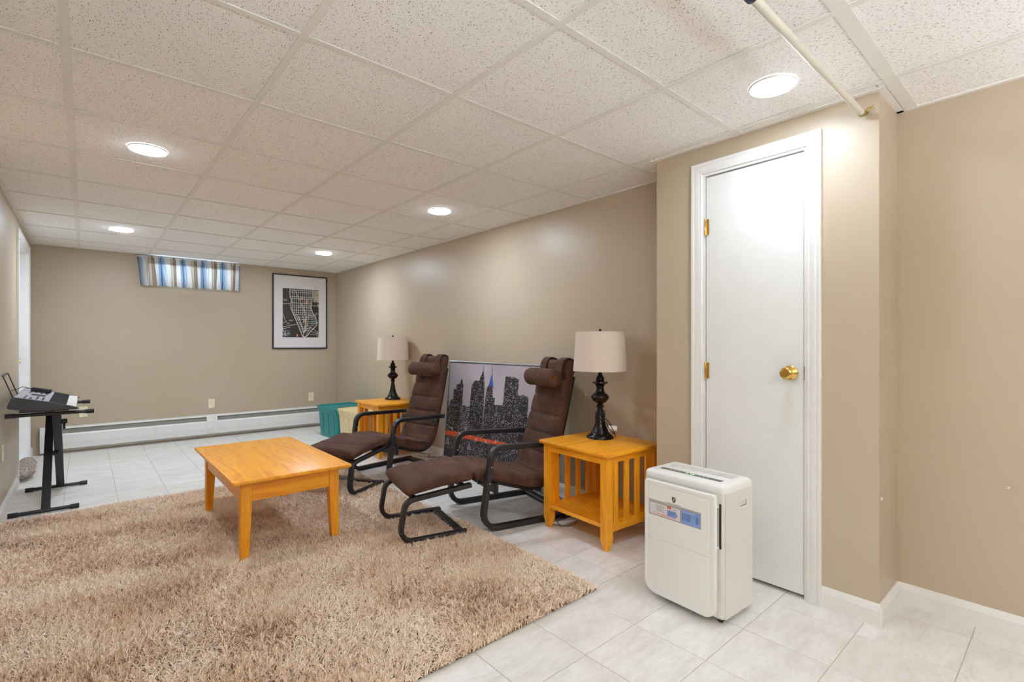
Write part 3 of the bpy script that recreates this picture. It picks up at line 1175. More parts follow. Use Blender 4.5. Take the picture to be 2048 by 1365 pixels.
K = [t.m,
     m_city('print_towers', 0.24, srgb(236, 232, 232), srgb(24, 21, 24), 115, 100),
     m_city('print_bright_tower', 0.75, srgb(210, 206, 208), srgb(48, 44, 46), 62, 60),
     simple('print_blue', srgb(40, 92, 170), 0.4),
     m_city('print_low_city', 0.26, srgb(228, 224, 224), srgb(30, 27, 30), 130, 90),
     None, None, m_city('print_water_lights', 0.22, srgb(200, 196, 198), srgb(30, 27, 30), 60, 18),
     simple('print_dark', srgb(30, 27, 30), 0.4), simple('print_white', srgb(226, 220, 220), 0.4)]
t = NT('print_orange_lights')
t.base(t.ramp(t.noise(t.coords('Object', (1, 6, 30)), 6, 5, 0.7), [(0.3, srgb(150, 50, 28)), (0.55, srgb(226, 92, 50)), (0.75, srgb(250, 190, 150))]), 0.4)
K[5] = t.m
t = NT('print_water')
t.base(t.ramp(t.noise(t.coords('Object', (1, 3, 20)), 5, 5, 0.7), [(0.35, srgb(26, 24, 27)), (0.7, srgb(70, 66, 72))]), 0.4)
K[6] = t.m
bm = bmesh.new()


def CM(l):
    return lambda a, z: (-0.0062 - l, -max(0.018, min(CW - 0.018, a)), max(0.018, min(CHt - 0.018, z)))


poly(bm, [(0, 0), (CW, 0), (CW, 1), (0, 1)], CM(0), 0)
poly(bm, [(0, 0), (CW, 0), (CW, .34), (0, .36)], CM(.0002), 4)
TW = [([(.01, .30), (.01, .60), (.03, .61), (.03, .54), (.06, .60), (.07, .62), (.105, .625), (.105, .725), (.145, .73), (.15, .775), (.205, .78), (.215, .81), (.235, .835), (.25, .79), (.262, .78), (.265, .30)], 1),
      ([(.225, .28), (.24, .568), (.255, .58), (.33, .582), (.41, .574), (.41, .28)], 2),
      ([(.38, .30), (.385, .60), (.395, .775), (.44, .824), (.51, .829), (.52, .866), (.54, .883), (.557, .945), (.575, .874), (.59, .786), (.60, .586), (.60, .30)], 1),
      ([(.60, .30), (.61, .65), (.625, .766), (.655, .80), (.68, .863), (.688, .90), (.696, .863), (.712, .78), (.716, .689), (.75, .69), (.75, .30)], 1),
      ([(.67, .28), (.68, .60), (.70, .604), (.72, .63), (.84, .634), (.95, .619), (.96, .28)], 4),
      ([(.84, .30), (.845, .63), (.865, .66), (.875, .877), (.88, .885), (.985, .885), (1.05, .865), (1.045, .30)], 1),
      ([(1.03, .30), (1.045, .735), (1.12, .745), (1.18, .727), (1.18, .30)], 1),
      ([(1.16, .30), (1.16, .56), (1.25, .57), (1.25, .66), (1.32, .66), (1.39, .62), (1.39, .30)], 1),
      ([(0, .28), (0, .48), (.04, .49), (.05, .28)], 4), ([(.44, .28), (.44, .46), (.56, .47), (.56, .28)], 4), ([(.93, .28), (.93, .50), (1.1, .51), (1.1, .28)], 4)]
for k, (pts, mi) in enumerate(TW):
    poly(bm, pts, CM(.0004 + .00012 * k), mi)
poly(bm, [(.650, .785), (.688, .905), (.716, .785)], CM(.002), 3)
strip(bm, [(.688, .90), (.688, .95)], .005, CM(.002), 8)
strip(bm, [(.557, .94), (.557, .965)], .005, CM(.002), 8)
poly(bm, [(.01, .15), (CW, .10), (CW, .02), (.01, .02)], CM(.0019), 6)
poly(bm, [(.55, .13), (CW, .12), (CW, .03), (.62, .03)], CM(.0020), 7)
poly(bm, [(.01, .315), (.26, .325), (.60, .318), (.95, .325), (1.38, .335), (1.38, .315), (.95, .298), (.60, .285), (.26, .275), (.01, .268)], CM(.0024), 5)
for (a, z) in ((.12, .345), (.30, .30), (.52, .29), (.66, .295), (.80, .32), (.35, .37)):
    for q in range(4):
        an = q * math.pi / 4
        strip(bm, [(a - .018 * math.cos(an), z - .018 * math.sin(an)), (a + .018 * math.cos(an), z + .018 * math.sin(an))], .0022, CM(.0027), 9)
strip(bm, [(.01, .37), (.15, .33)], .004, CM(.0027), 9)
for a in (.06, .25, .42):
    strip(bm, [(a - .025, .19), (a - .01, .215), (a, .25), (a + .01, .215), (a + .025, .19), (a - .025, .19)], .005, CM(.0027), 9)
obj('print', bm, K, can)

# ------------------------------------------------------------------ rug
rug = thing('shag_rug', 'large beige-brown shag rug under the coffee table', 'rug', (0.71, 2.99, 0))
cx_, cy_ = 0.71, 2.99
obj('backing', B(RX0 + .008 - cx_, RY0 + .008 - cy_, 0.001, RX1 - .008 - cx_, RY1 - .008 - cy_, 0.009, 0.002), M['rugback'], rug)


def field(x, y, seed, fmin, fmax, n=14):
    r = np.random.default_rng(seed)
    out = np.zeros_like(x)
    for k in range(n):
        f = fmin * (fmax / fmin) ** r.random()
        a = r.random() * 6.283
        out += np.sin((x * np.cos(a) + y * np.sin(a)) * f * 6.283 + r.random() * 6.283) / np.sqrt(n)
    return out


NB = 320000
bx = RX0 + (RX1 - RX0) * rng.random(NB)
by = RY0 + (RY1 - RY0) * rng.random(NB)
p_lean = field(bx, by, 11, 0.5, 2.2)
q_lean = field(bx, by, 12, 0.5, 2.4)
clump = field(bx, by, 13, 14, 40, 24)
ang = 1.4 * p_lean + rng.normal(0, 1.1, NB) + 2.2 * clump
lean_ = np.clip(0.55 + 0.28 * q_lean + rng.normal(0, .22, NB), 0.05, 1.25)
L_ = (0.028 + 0.004 * clump) * (0.8 + 0.4 * rng.random(NB))
W_ = 0.0027 + 0.0016 * rng.random(NB)
dx, dy = np.cos(ang), np.sin(ang)
tw = rng.random(NB) * 6.283
wx, wy = np.cos(tw) * W_ / 2, np.sin(tw) * W_ / 2
zb0 = 0.006
P = np.zeros((NB, 6, 3), np.float32)
h1, h2 = L_ * .5 * np.cos(lean_ * .5), L_ * .5 * np.cos(lean_ * .5) + L_ * .5 * np.cos(np.minimum(lean_ * 1.5, 1.5))
d1, d2 = L_ * .5 * np.sin(lean_ * .5), L_ * .5 * np.sin(lean_ * .5) + L_ * .5 * np.sin(np.minimum(lean_ * 1.5, 1.5))
for k, (hh_, dd_, ws) in enumerate(((0 * h1, 0 * d1, .8), (h1, d1, 1.0), (h2, d2, .75))):
    for sidx, sg in ((0, -1), (1, 1)):
        P[:, k * 2 + sidx, 0] = bx + dx * dd_ + sg * wx * ws - cx_
        P[:, k * 2 + sidx, 1] = by + dy * dd_ + sg * wy * ws - cy_
        P[:, k * 2 + sidx, 2] = zb0 + hh_
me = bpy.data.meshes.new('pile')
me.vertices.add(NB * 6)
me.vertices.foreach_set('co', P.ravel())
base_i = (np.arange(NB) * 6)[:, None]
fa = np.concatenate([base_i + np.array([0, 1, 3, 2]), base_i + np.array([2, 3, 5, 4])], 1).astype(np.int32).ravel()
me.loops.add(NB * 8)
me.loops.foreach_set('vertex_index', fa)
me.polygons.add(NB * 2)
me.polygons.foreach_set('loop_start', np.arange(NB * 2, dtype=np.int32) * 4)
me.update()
at = me.attributes.new('yarn_nap_shade', 'FLOAT', 'POINT')
tone = np.clip(0.70 + 0.17 * field(bx, by, 21, 0.7, 3.2) + 0.05 * field(bx, by, 22, 4, 9) + 0.12 * clump + rng.normal(0, .20, NB), 0, 1)  # random yarn tones plus nap shading painted in as light and dark patches
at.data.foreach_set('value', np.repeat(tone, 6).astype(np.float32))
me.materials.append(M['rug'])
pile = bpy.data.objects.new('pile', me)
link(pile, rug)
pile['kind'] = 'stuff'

# ------------------------------------------------------------------ coffee table
ct = thing('coffee_table', 'low honey oak coffee table standing on the shag rug', 'table', (0.879, 3.400, 0.0))
hx, hy, th = 0.313, 0.580, 0.452
bm = bmesh.new()
box(bm, -hx, -hy, th - 0.022, hx, hy, th, 0.007, 0, 3)
obj('tabletop', bm, M['wood'][1], ct, 40)
bm = bmesh.new()
box(bm, -hx, -hy + 0.0, th - 0.023, hx, -hy + 0.03, th - 0.0225)
bm.free()
lx, ly, lt = 0.262, 0.512, 0.056
for sx in (-1, 1):
    for sy in (-1, 1):
        bm = bmesh.new()
        xo, yo = sx * lx, sy * ly
        xi, yi = xo - sx * lt, yo - sy * lt
        xi2, yi2 = xo - sx * 0.040, yo - sy * 0.040
        f2 = lambda a, b: (min(a, b), max(a, b))
        a0, a1 = f2(xo, xi2)
        b0, b1 = f2(yo, yi2)
        c0, c1 = f2(xo, xi)
        d0, d1_ = f2(yo, yi)
        tapered(bm, (a0, b0, a1, b1, 0.006), (c0, d0, c1, d1_, th - 0.138), 0.0015)
        box(bm, c0, d0, th - 0.1385, c1, d1_, th - 0.022, 0.0015)
        obj('leg', bm, M['wood'][2], ct)
for sx in (-1, 1):
    x = sx * (lx - 0.006)
    obj('apron', B(min(x, x - sx * .02), -ly + lt, th - 0.130, max(x, x - sx * .02), ly - lt, th - 0.022), M['wood'][1], ct)
for sy in (-1, 1):
    y = sy * (ly - 0.006)
    obj('apron', B(-lx + lt, min(y, y - sy * .02), th - 0.130, lx - lt, max(y, y - sy * .02), th - 0.022), M['wood'][0], ct)


# ------------------------------------------------------------------ mission end tables
def end_table(loc, rz, label):
    t = thing('end_table', label, 'table', loc, rz, 'slatted honey oak end tables')
    hx, hy, h = 0.262, 0.285, 0.552
    bm = bmesh.new()
    box(bm, -hx, -hy, h - 0.022, hx, hy, h, 0.005, 0, 2)
    obj('tabletop', bm, M['wood'][0], t, 40)
    ox_, oy_, w_ = hx - 0.022, hy - 0.022, 0.052
    for sx in (-1, 1):
        for sy in (-1, 1):
            bm = bmesh.new()
            xo, yo = sx * ox_, sy * oy_
            xi, yi = xo - sx * w_, yo - sy * w_
            x0, x1, y0, y1 = min(xo, xi), max(xo, xi), min(yo, yi), max(yo, yi)
            e = 0.012
            tapered(bm, (x0 + e, y0 + e, x1 - e, y1 - e, 0.0), (x0, y0, x1, y1, 0.062))
            box(bm, x0, y0, 0.062, x1, y1, h - 0.022, 0.0015)
            obj('leg', bm, M['wood'][2], t)
    for sx in (-1, 1):
        x = sx * (ox_ - 0.010)
        obj('apron', B(min(x, x - sx * .02), -oy_ + w_, h - 0.070, max(x, x - sx * .02), oy_ - w_, h - 0.022), M['wood'][1], t)
    for sy in (-1, 1):
        y = sy * (oy_ - 0.010)
        y0, y1 = min(y, y - sy * .022), max(y, y - sy * .022)
        obj('apron', B(-ox_ + w_, y0, h - 0.062, ox_ - w_, y1, h - 0.022), M['wood'][0], t)
        obj('lower_rail', B(-ox_ + w_, y0, 0.100, ox_ - w_, y1, 0.143, 0.001), M['wood'][0], t)
        span = 2 * (ox_ - w_)
        for k in range(4):
            xm = -span / 2 + span * (k + 0.5) / 4 + (k - 1.5) * 0.004
            obj('slat', B(xm - 0.019, (y0 + y1) / 2 - 0.007, 0.143, xm + 0.019, (y0 + y1) / 2 + 0.007, h - 0.062, 0.001), M['wood'][2], t)
    obj('shelf', B(-ox_ + 0.006, -oy_ + 0.033, 0.125, ox_ - 0.006, oy_ - 0.033, 0.147, 0.002), M['wood'][1], t)
    for k in (-1, 1):
        bm = bmesh.new()
        lathe(bm, [(0.001, -0.0015), (0.006, -0.001), (0.007, 0.0)], 12, (k * (ox_ - w_ / 2), -oy_, h - 0.045), 'y')
        obj('wood_plug', bm, M['wood'][2], t)
    return t


TA = (2.436, 1.966)
TB = (2.470, 4.872)
end_table((TA[0], TA[1], 0), -2.8, 'honey oak slatted end table in front, against the closet wall')
end_table((TB[0], TB[1], 0), -1.0, 'honey oak slatted end table at the back, beside the plastic bins')


# ------------------------------------------------------------------ table lamps
def lamp(loc, rz, label, tilt, cord):
    t = thing('table_lamp', label, 'lamp', loc, rz, 'dark turned table lamps')
    prof = [(.001, 0), (.084, 0), (.087, .004), (.085, .012), (.078, .020), (.066, .027), (.060, .032), (.055, .040), (.044, .062), (.034, .092), (.027, .125), (.021, .160), (.0175, .185),
            (.0165, .193), (.021, .198), (.025, .203), (.026, .208), (.021, .213), (.0165, .217), (.018, .221), (.034, .230), (.048, .243), (.056, .257), (.058, .267), (.054, .275), (.048, .279),
            (.049, .283), (.042, .287), (.034, .292), (.028, .302), (.024, .318), (.0245, .332), (.031, .345), (.042, .353), (.051, .358), (.050, .363), (.032, .366), (.025, .370), (.027, .380),
            (.025, .392), (.018, .402), (.013, .412), (.0115, .425), (.0115, .46), (.001, .46)]
    bm = bmesh.new()
    lathe(bm, prof, 36)
    obj('lamp_base', bm, M['bronze'], t, 45)
    bm = bmesh.new()
    r0, r1, z0, z1 = .173, .157, .437, .684
    lathe(bm, [(r0, z0), (r1, z1), (r1 - .002, z1), (r0 - .002, z0)], 64, caps=False)
    bmesh.ops.remove_doubles(bm, verts=bm.verts, dist=1e-6)
    sh = obj('lamp_shade', bm, M['shade'], t, 40)
    for r, z in ((r0, z0), (r1, z1)):
        bm = bmesh.new()
        lathe(bm, [(r + .0008, z - .003), (r + .0014, z), (r + .0008, z + .003), (r - .003, z + .003), (r - .003, z - .003), (r + .0008, z - .003)], 64, caps=False)
        tr = obj('shade_trim', bm, M['shade'], sh)
    bm = bmesh.new()
    for k in range(3):
        a = k * 2.094 + .4
        tube(bm, [(.01 * math.cos(a), .01 * math.sin(a), .668), (r1 * math.cos(a), r1 * math.sin(a), z1 - .004)], .0015, 6)
    tube(bm, smooth_path([(0.03, 0, .46), (.045, 0, .53), (.04, 0, .62), (0, 0, .668), (-.04, 0, .62), (-.045, 0, .53), (-.03, 0, .46)], 5), .0015, 6)
    obj('harp', bm, M['bronze'], t)
    bm = bmesh.new()
    lathe(bm, [(.001, .664), (.006, .668), (.004, .678), (.003, .684), (.007, .690), (.009, .697), (.007, .704), (.001, .708)], 14)
    obj('finial', bm, M['bronze'], t, 50)
    bm = bmesh.new()
    lathe(bm, [(.001, .46), (.017, .46), (.018, .475), (.018, .51), (.015, .515), (.001, .515)], 14)
    lathe(bm, [(.001, .515), (.014, .518), (.022, .54), (.029, .565), (.028, .59), (.018, .61), (.001, .618)], 16)
    obj('bulb', bm, M['plastic'], t, 50)
    t.rotation_euler[1] = math.radians(tilt)
    if cord:
        bm = bmesh.new()
        pts = []
        for k in range(90):
            a = k * .42
            z = .172 - .0008 * k + .006 * math.sin(k * 1.3)
            r = .026 + .0001 * k + .003 * math.sin(k * .9)
            pts.append((r * math.cos(a), r * math.sin(a), z))
        pts += [(.04, -.03, .10), (.055, -.055, .07), (.075, -.045, .045), (.088, -.02, .03), (.092, .0, .05), (.07, .0, .085), (.045, -.02, .115)]
        tube(bm, smooth_path(pts, 3), .0026, 6)
        tube(bm, smooth_path([(.03, -.02, .13), (.05, -.04, .115), (.07, -.05, .08), (.092, -.035, .03), (.098, -.02, .012)], 5), .0026, 6)
        obj('power_cord', bm, M['rubber'], t, True)
        bm = bmesh.new()
        lathe(bm, [(.001, -.03), (.019, -.029), (.020, -.02), (.020, .02), (.018, .029), (.001, .03)], 14, (.078, -.005, .062), 'x')
        pl_ = obj('cord_wrap', bm, M['plastic'], t, 40)
        pl_['label'] = 'white paper wrap around the coiled cord'
    return t


lamp((2.525, 2.040, .552), -50, 'dark turned table lamp, cord wrapped round its stem, on the front end table', 0, True)
lamp((2.575, 4.985, .552), -50, 'dark turned table lamp on the back end table near the bins', 0, False)


# ------------------------------------------------------------------ armchairs and ottomans
def cushion(top, th, y0f, y1f, nseam, seed, end=0.035, pinch=0.24, ny=20):
    """top: smooth list of 2D Vectors (s,z) of the sitting surface"""
    L = [0]
    for a, b in zip(top[:-1], top[1:]):
        L.append(L[-1] + (b - a).length)
    tot = L[-1]
    n = len(top)
    bm = bmesh.new()
    rings = []
    r_ = random.Random(seed)
    ph = [r_.random() * 6 for _ in range(6)]
    for i, p in enumerate(top):
        d = (top[min(i + 1, n - 1)] - top[max(i - 1, 0)]).normalized()
        nn = Vector((-d.y, d.x))       # upward for s increasing
        s = L[i]
        u = s / tot
        e = min(s, tot - s)
        f = math.sqrt(max(0.0, 1 - (1 - min(1, e / end)) ** 2)) if e < end else 1.0
        f = max(f, 0.06)
        # quilting seams
        q = 1.0
        for k in range(1, nseam + 1):
            ds = abs(s - tot * k / (nseam + 1))
            q = min(q, 1 - pinch * math.exp(-(ds / 0.008) ** 2) - 0.10 * math.exp(-(ds / 0.035) ** 2))
        T = th * f
        y0, y1 = y0f(u), y1f(u)
        yc, hw = (y0 + y1) / 2, (y1 - y0) / 2 * (0.93 + 0.07 * f)
        ring = []
        m = 2 * ny
        for k in range(m):
            a = 2 * math.pi * k / m
            ca, sa = math.cos(a), math.sin(a)
            ex = 0.30
            yy = math.copysign(abs(ca) ** ex, ca)
            zz = math.copysign(abs(sa) ** 0.62, sa)
            crown = 1 + 0.10 * (1 - yy * yy)
            w = .0026 * math.sin(yy * 5 + u * 9 + ph[0]) + .0014 * math.sin(yy * 11 - u * 21 + ph[1]) + .0004 * math.sin(u * 60 + yy * 14 + ph[2])
            hgt = (zz * T / 2 * crown * (q if sa > 0 else 1)) + w * f * (1 if sa > 0 else .4)
            c = p - nn * th / 2 * 1.0 + nn * hgt
            ring.append((c.x, yc + hw * yy * (1 + 0.012 * (q - 1)), c.y))
        rings.append(ring)
    loft(bm, rings)
    return bm


def armchair(loc, rz, label, seed):
    t = thing('armchair', label, 'armchair', loc, rz, 'brown bentwood armchairs')
    OX, OY = 0.25, 0.31       # local origin offset

    def V2(l):
        return [Vector((x - OX, z)) for x, z in l]
    side = fillet(V2([(.60, .017), (-.085, .017), (-.012, .516), (.525, .498)]), [.095, .075], 8)
    for y0 in (0.0, 0.575):
        bm = bmesh.new()
        ribbon(bm, side, .032, y0 - OY, y0 + .045 - OY)
        o = obj('side_frame', bm, M['black'], t, 30)
        for sx_, zz in ((-.023, .40), (-.037, .30), (.505, .500)):
            bm = bmesh.new()
            lathe(bm, [(.001, -.0015), (.004, -.001), (.005, .0)], 8, (sx_ - OX, y0 - OY, zz), 'y')
            obj('screw', bm, M['steel'], o)
    obj('cross_bar', B(.53 - OX, .045 - OY, .004, .585 - OX, .575 - OY, .030, .004), M['black'], t)
    obj('cross_bar', B(.02 - OX, .045 - OY, .215, .045 - OX, .575 - OY, .285, .004), M['black'], t)
    obj('cross_bar', B(.47 - OX, .045 - OY, .42, .495 - OX, .575 - OY, .47, .004), M['black'], t)
    top = V2([(-.125, .345), (-.085, .372), (0.0, .376), (.10, .355), (.22, .318), (.32, .290), (.385, .290), (.425, .325), (.45, .40), (.478, .52), (.515, .67), (.55, .82), (.58, .95), (.60, 1.055)])
    tp = [Vector((p.x, p.y)) for p in smooth_path([(p.x, p.y, 0) for p in top], 16)]
    bm = cushion(tp, .088, lambda u: .060 + .040 * u - OY, lambda u: .560 - .030 * u - .065 * max(0, (u - .35) / .65) - OY, 9, seed)
    obj('cushion', bm, M['suede'], t, True)
    # support rails under the cushion
    n = len(tp)
    sup = []
    for i in range(6, n - 16, 2):
        d = (tp[i + 1] - tp[i - 1]).normalized()
        sup.append(tp[i] - Vector((-d.y, d.x)) * .098)
    for y0 in (.125, .420):
        bm = bmesh.new()
        ribbon(bm, sup, .020, y0 - OY, y0 + .03 - OY, .003)
        obj('support_rail', bm, M['black'], t, 30)
    bm = bmesh.new()
    sl = [s - Vector((0, 0)) for s in sup]
    rings = []
    for i, p in enumerate(sl):
        rings.append([(p.x, .156 - OY, p.y), (p.x, .419 - OY, p.y), (p.x, .419 - OY, p.y - .003), (p.x, .156 - OY, p.y - .003)])
    loft(bm, rings)
    obj('sling', bm, M['rubber'], t)
    # head pillow
    bm = bmesh.new()
    pc = Vector((.495 - OX, .925))
    rings = []
    for i in range(25):
        v = i / 24
        y = .075 + .375 * v - OY
        e = min(v, 1 - v) / .06
        f = math.sqrt(max(0, 1 - (1 - min(1, e)) ** 2)) * .82 + .18 if e < 1 else 1.0
        ring = []
        for k in range(28):
            a = 2 * math.pi * k / 28
            rx, rz_ = .056 * f, .063 * f
            wob = 1 + .03 * math.sin(3 * a + v * 5 + seed) + .02 * math.sin(v * 26 + a * 2)
            ring.append((pc.x + rx * wob * math.cos(a), y, pc.y + rz_ * wob * math.sin(a)))
        rings.append(ring)
    loft(bm, rings)
    obj('head_pillow', bm, M['suede'], t, True)
    # straps over the top of the back
    tops = [(.568, .95), (.578, 1.00), (.592, 1.040), (.622, 1.060), (.662, 1.052), (.684, 1.03), (.672, .95)]
    sp = [Vector((p.x, p.y)) for p in smooth_path([(x - OX, z, 0) for x, z in tops], 5)]
    for y0 in (.125, .340):
        bm = bmesh.new()
        ribbon(bm, sp, .010, y0 - OY, y0 + .075 - OY, .003)
        obj('strap', bm, M['suede'], t, 40)
    return t


def D(a):
    return Vector((math.cos(math.radians(a)), math.sin(math.radians(a))))


def at(O, a, s, n):
    d = D(a)
    return (O[0] + d.x * s - d.y * n, O[1] + d.y * s + d.x * n)


aA = -13.2
pA = at((1.915, 2.365), aA, .25, .31)
armchair((pA[0], pA[1], 0), aA, 'brown suede armchair with black bentwood arms, in front of the skyline picture', 1)
aB = 8.5
pB = at((1.984, 3.755), aB, .25, .31)
armchair((pB[0], pB[1], 0), aB, 'brown suede armchair with black bentwood arms, beside the back end table', 5)


def ottoman(loc, rz, label, seed):
    t = thing('ottoman', label, 'footstool', loc, rz, 'brown bentwood ottomans')
    OX, OY = .15, .25

    def V2(l):
        return [Vector((x - OX, z)) for x, z in l]
    side = fillet(V2([(.345, .016), (-.068, .016), (-.028, .250), (.375, .290)]), [.075, .062], 8)
    for y0 in (0.0, 0.455):
        bm = bmesh.new()
        ribbon(bm, side, .026, y0 - OY, y0 + .040 - OY)
        obj('side_frame', bm, M['black'], t, 30)
    obj('cross_bar', B(.285 - OX, .04 - OY, .004, .335 - OX, .455 - OY, .028, .004), M['black'], t)
    obj('cross_bar', B(.02 - OX, .04 - OY, .238, .05 - OX, .455 - OY, .260, .003), M['black'], t)
    obj('cross_bar', B(.33 - OX, .04 - OY, .266, .36 - OX, .455 - OY, .288, .003), M['black'], t)
    top = [Vector((-.035 + .43 * k / 80 - OX, .342 + .046 * k / 80 + .006 * math.sin(math.pi * k / 80))) for k in range(81)]
    bm = cushion(top, .080, lambda u: .012 - OY, lambda u: .485 - OY, 2, seed, .03, .22)
    obj('cushion', bm, M['suede'], t, True)
    return t


pOA = at((1.400, 2.488), -12.5, .15, .25)
ottoman((pOA[0], pOA[1], .014), -12.5, 'brown suede ottoman on a black bent frame, nearer one, at the rug edge', 3)
pOB = at((1.550, 3.575), 28, .15, .25)
ottoman((pOB[0], pOB[1], .014), 28, 'brown suede ottoman on a black bent frame, farther one, behind the coffee table', 8)

# ------------------------------------------------------------------ dehumidifier
dh = thing('dehumidifier', 'white portable dehumidifier standing in front of the closet door', 'dehumidifier', (2.100, 1.140, 0), -3.2)
bx0, bx1, by0, by1, hz = -.118, .118, -.195, .195, .575


def rrect(x0, y0, x1, y1, r, n=5):
    out = []
    for cx, cy, a0 in ((x1 - r, y1 - r, 0), (x0 + r, y1 - r, 90), (x0 + r, y0 + r, 180), (x1 - r, y0 + r, 270)):
        for k in range(n + 1):
            a = math.radians(a0 + 90 * k / n)
            out.append((cx + r * math.cos(a), cy + r * math.sin(a)))
    return out


bm = bmesh.new()
rg = []
for z, ins in ((.022, .006), (.030, .001), (.04, 0), (.535, 0), (.543, 0)):
    rg.append([(x, y, z) for x, y in rrect(bx0 + ins, by0 + ins, bx1 - ins, by1 - ins, .018)])
loft(bm, rg)
# handle recess: built as a separate dark pocket on the side
obj('body', bm, M['plastic2'], dh, 30)
bm = bmesh.new()
rg = []
for z, ins in ((.543, -.002), (.562, -.002), (.569, .001), (.574, .007), (.576, .016)):
    rg.append([(x, y, z) for x, y in rrect(bx0 + ins, by0 + ins, bx1 - ins, by1 - ins, .018)])
loft(bm, rg)
obj('top_cover', bm, M['plastic'], dh, 35)
cp = obj('control_panel', B(-.066, -.150, .5755, -.040, .150, .5772), M['darkgrey'], dh)
bm = bmesh.new()
box(bm, -.056, -.020, .5772, -.050, .0, .5776)
box(bm, -.056, .012, .5772, -.050, .022, .5776)
obj('display', bm, M['green'], cp)
for k, y in enumerate((-.085, -.065, -.045, .055, .08, .10)):
    obj('button', B(-.056, y - .004, .5772, -.051, y + .004, .5777), M['plastic'], cp)
for k in range(6):
    y0 = -.152 + k * .0517
    v_ = obj('vent_panel', B(.018, y0, .5745, .078, y0 + .044, .5764), M['grille'], dh)
    bm = bmesh.new()
    for q in range(9):
        box(bm, .021, y0 + .003 + q * .0044, .5764, .075, y0 + .0042 + q * .0044, .5770)
    obj('vent_slats', bm, M['plastic'], v_)
# side shells (right side towards camera) as a proud panel with a handle hole
for sy in (-1, 1):
    bm = bmesh.new()
    yq = by0 - .003 if sy < 0 else by1 - .001
    x0, x1, z0, z1 = -.108, .112, .028, .543
    hx0, hx1, hz0, hz1 = .002, .058, .470, .497
    # frame of 4 boxes around the handle hole
    for r in ((x0, z0, x1, hz0), (x0, hz1, x1, z1), (x0, hz0, hx0, hz1), (hx1, hz0, x1, hz1)):
        box(bm, r[0], yq, r[1], r[2], yq + .004, r[3])
    obj('side_panel', bm, M['plastic2'], dh)
    bm = bmesh.new()
    ring = [(hx0 - .006, hz0 - .006), (hx1 + .006, hz0 - .006), (hx1 + .006, hz1 + .006), (hx0 - .006, hz1 + .006)]
    inn = [(hx0, hz0), (hx1, hz0), (hx1, hz1), (hx0, hz1)]
    yo = yq - .002 if sy < 0 else yq + .006
    yi = yq + .004 if sy < 0 else yq
    vr = [[(a, yo, b) for a, b in ring], [(a, yo, b) for a, b in inn], [(a, yi, b) for a, b in inn]]
    loft(bm, vr, True, False)
    obj('handle_rim', bm, M['plastic'], dh)
    obj('handle_recess', B(hx0, yq + .0035 if sy < 0 else yq - .001, hz0, hx1, yq + .0045 if sy < 0 else yq, hz1), M['heatdark'], dh)
# front door panel
fx = bx0 - .042


def fpanel(x0, x1, ins, rt, rb, zt_, zb_):
    y0, y1 = -.178 + ins, .168 - ins
    z0, z1 = zb_ + ins, zt_ - ins
    out = []
    for cy, cz, r, a0 in ((y1 - rt, z1 - rt, rt, 0), (y0 + rt, z1 - rt, rt, 90), (y0 + rb, z0 + rb, rb, 180), (y1 - rb, z0 + rb, rb, 270)):
        for k in range(9):
            a = math.radians(a0 + 90 * k / 8)
            out.append((cy + r * math.cos(a), cz + r * math.sin(a)))
    return out


bm = bmesh.new()
rg = []
for x, ins in ((fx + .020, .004), (fx + .018, 0), (fx + .004, 0), (fx + .001, .002), (fx, .006), (fx - .0005, .016), (fx + .0005, .018), (fx + .0005, .022), (fx - .0005, .024)):
    rg.append([(x, y, z) for y, z in fpanel(0, 0, ins, .012, .052, .540, .030)])
loft(bm, rg)
fp = obj('front_panel', bm, M['plastic'], dh, 30)
obj('panel_seam', B(fx - .0009, -.150, .2835, fx - .0004, .158, .2842), M['grille'], fp)
obj('water_tank', B(fx + .020, -.165, .035, bx0 + .001, .170, .300, .006), M['plastic2'], dh)
obj('air_filter', B(fx + .026, -.160, .305, bx0 + .001, .165, .500, .004), M['darkgrey'], dh)
for z in (.488, .318):
    bm = bmesh.new()
    tube(bm, [(fx + .015, -.168, z), (bx0 + .002, -.168, z)], .006, 10)
    obj('panel_peg', bm, M['plastic'], dh, 40)
obj('gap_shade_strip', B(bx0 - .0015, -.183, .315, bx0 + .0005, -.174, .500), M['gap'], dh)  # dark strip painted on the body for the shade behind the front panel
obj('upper_recess', B(bx0 - .0012, -.13, .505, bx0 + .0005, .09, .530), M['plastic2'], dh)
for x in (-.09, .09):
    for y in (-.165, .165):
        bm = bmesh.new()
        lathe(bm, [(.001, -.008), (.011, -.008), (.012, -.005), (.012, .005), (.011, .008), (.001, .008)], 12, (x, y, .012), 'y')
        box(bm, x - .008, y - .009, .012, x + .008, y + .009, .026)
        obj('caster', bm, M['rubber'], dh, 40)
# stickers
lx0, lz0, lz1 = fx - .0007, .392, .452
st = obj('sticker', B(fx - .0008, -.118, .386, fx - .0004, .142, .456), M['grille'], fp)
bm = bmesh.new()
SM = lambda l: (lambda y, z: (fx - .0010 - l, .138 - y, .389 + z))     # y to the right as seen
poly(bm, [(0, 0), (.158, 0), (.158, .055), (0, .055)], SM(0), 0)
strip(bm, [(0, 0), (.158, 0), (.158, .055), (0, .055), (0, 0)], .0012, SM(.0001), 4)
poly(bm, [(.164, 0), (.252, 0), (.252, .060), (.164, .060)], SM(0), 2)
poly(bm, [(.093, .044), (.112, .044), (.112, .055), (.093, .055)], SM(.0002), 1)
poly(bm, [(.093, .012), (.135, .010), (.146, .024), (.135, .038), (.093, .038)], SM(.0002), 2)
put_text(bm, TP[10], lambda x, y: SM(.0003)(.020 + x * 1.0, .003 + y), 1)
put_text(bm, TP[11], lambda x, y: SM(.0003)(.055 + x, .044 + y), 4)
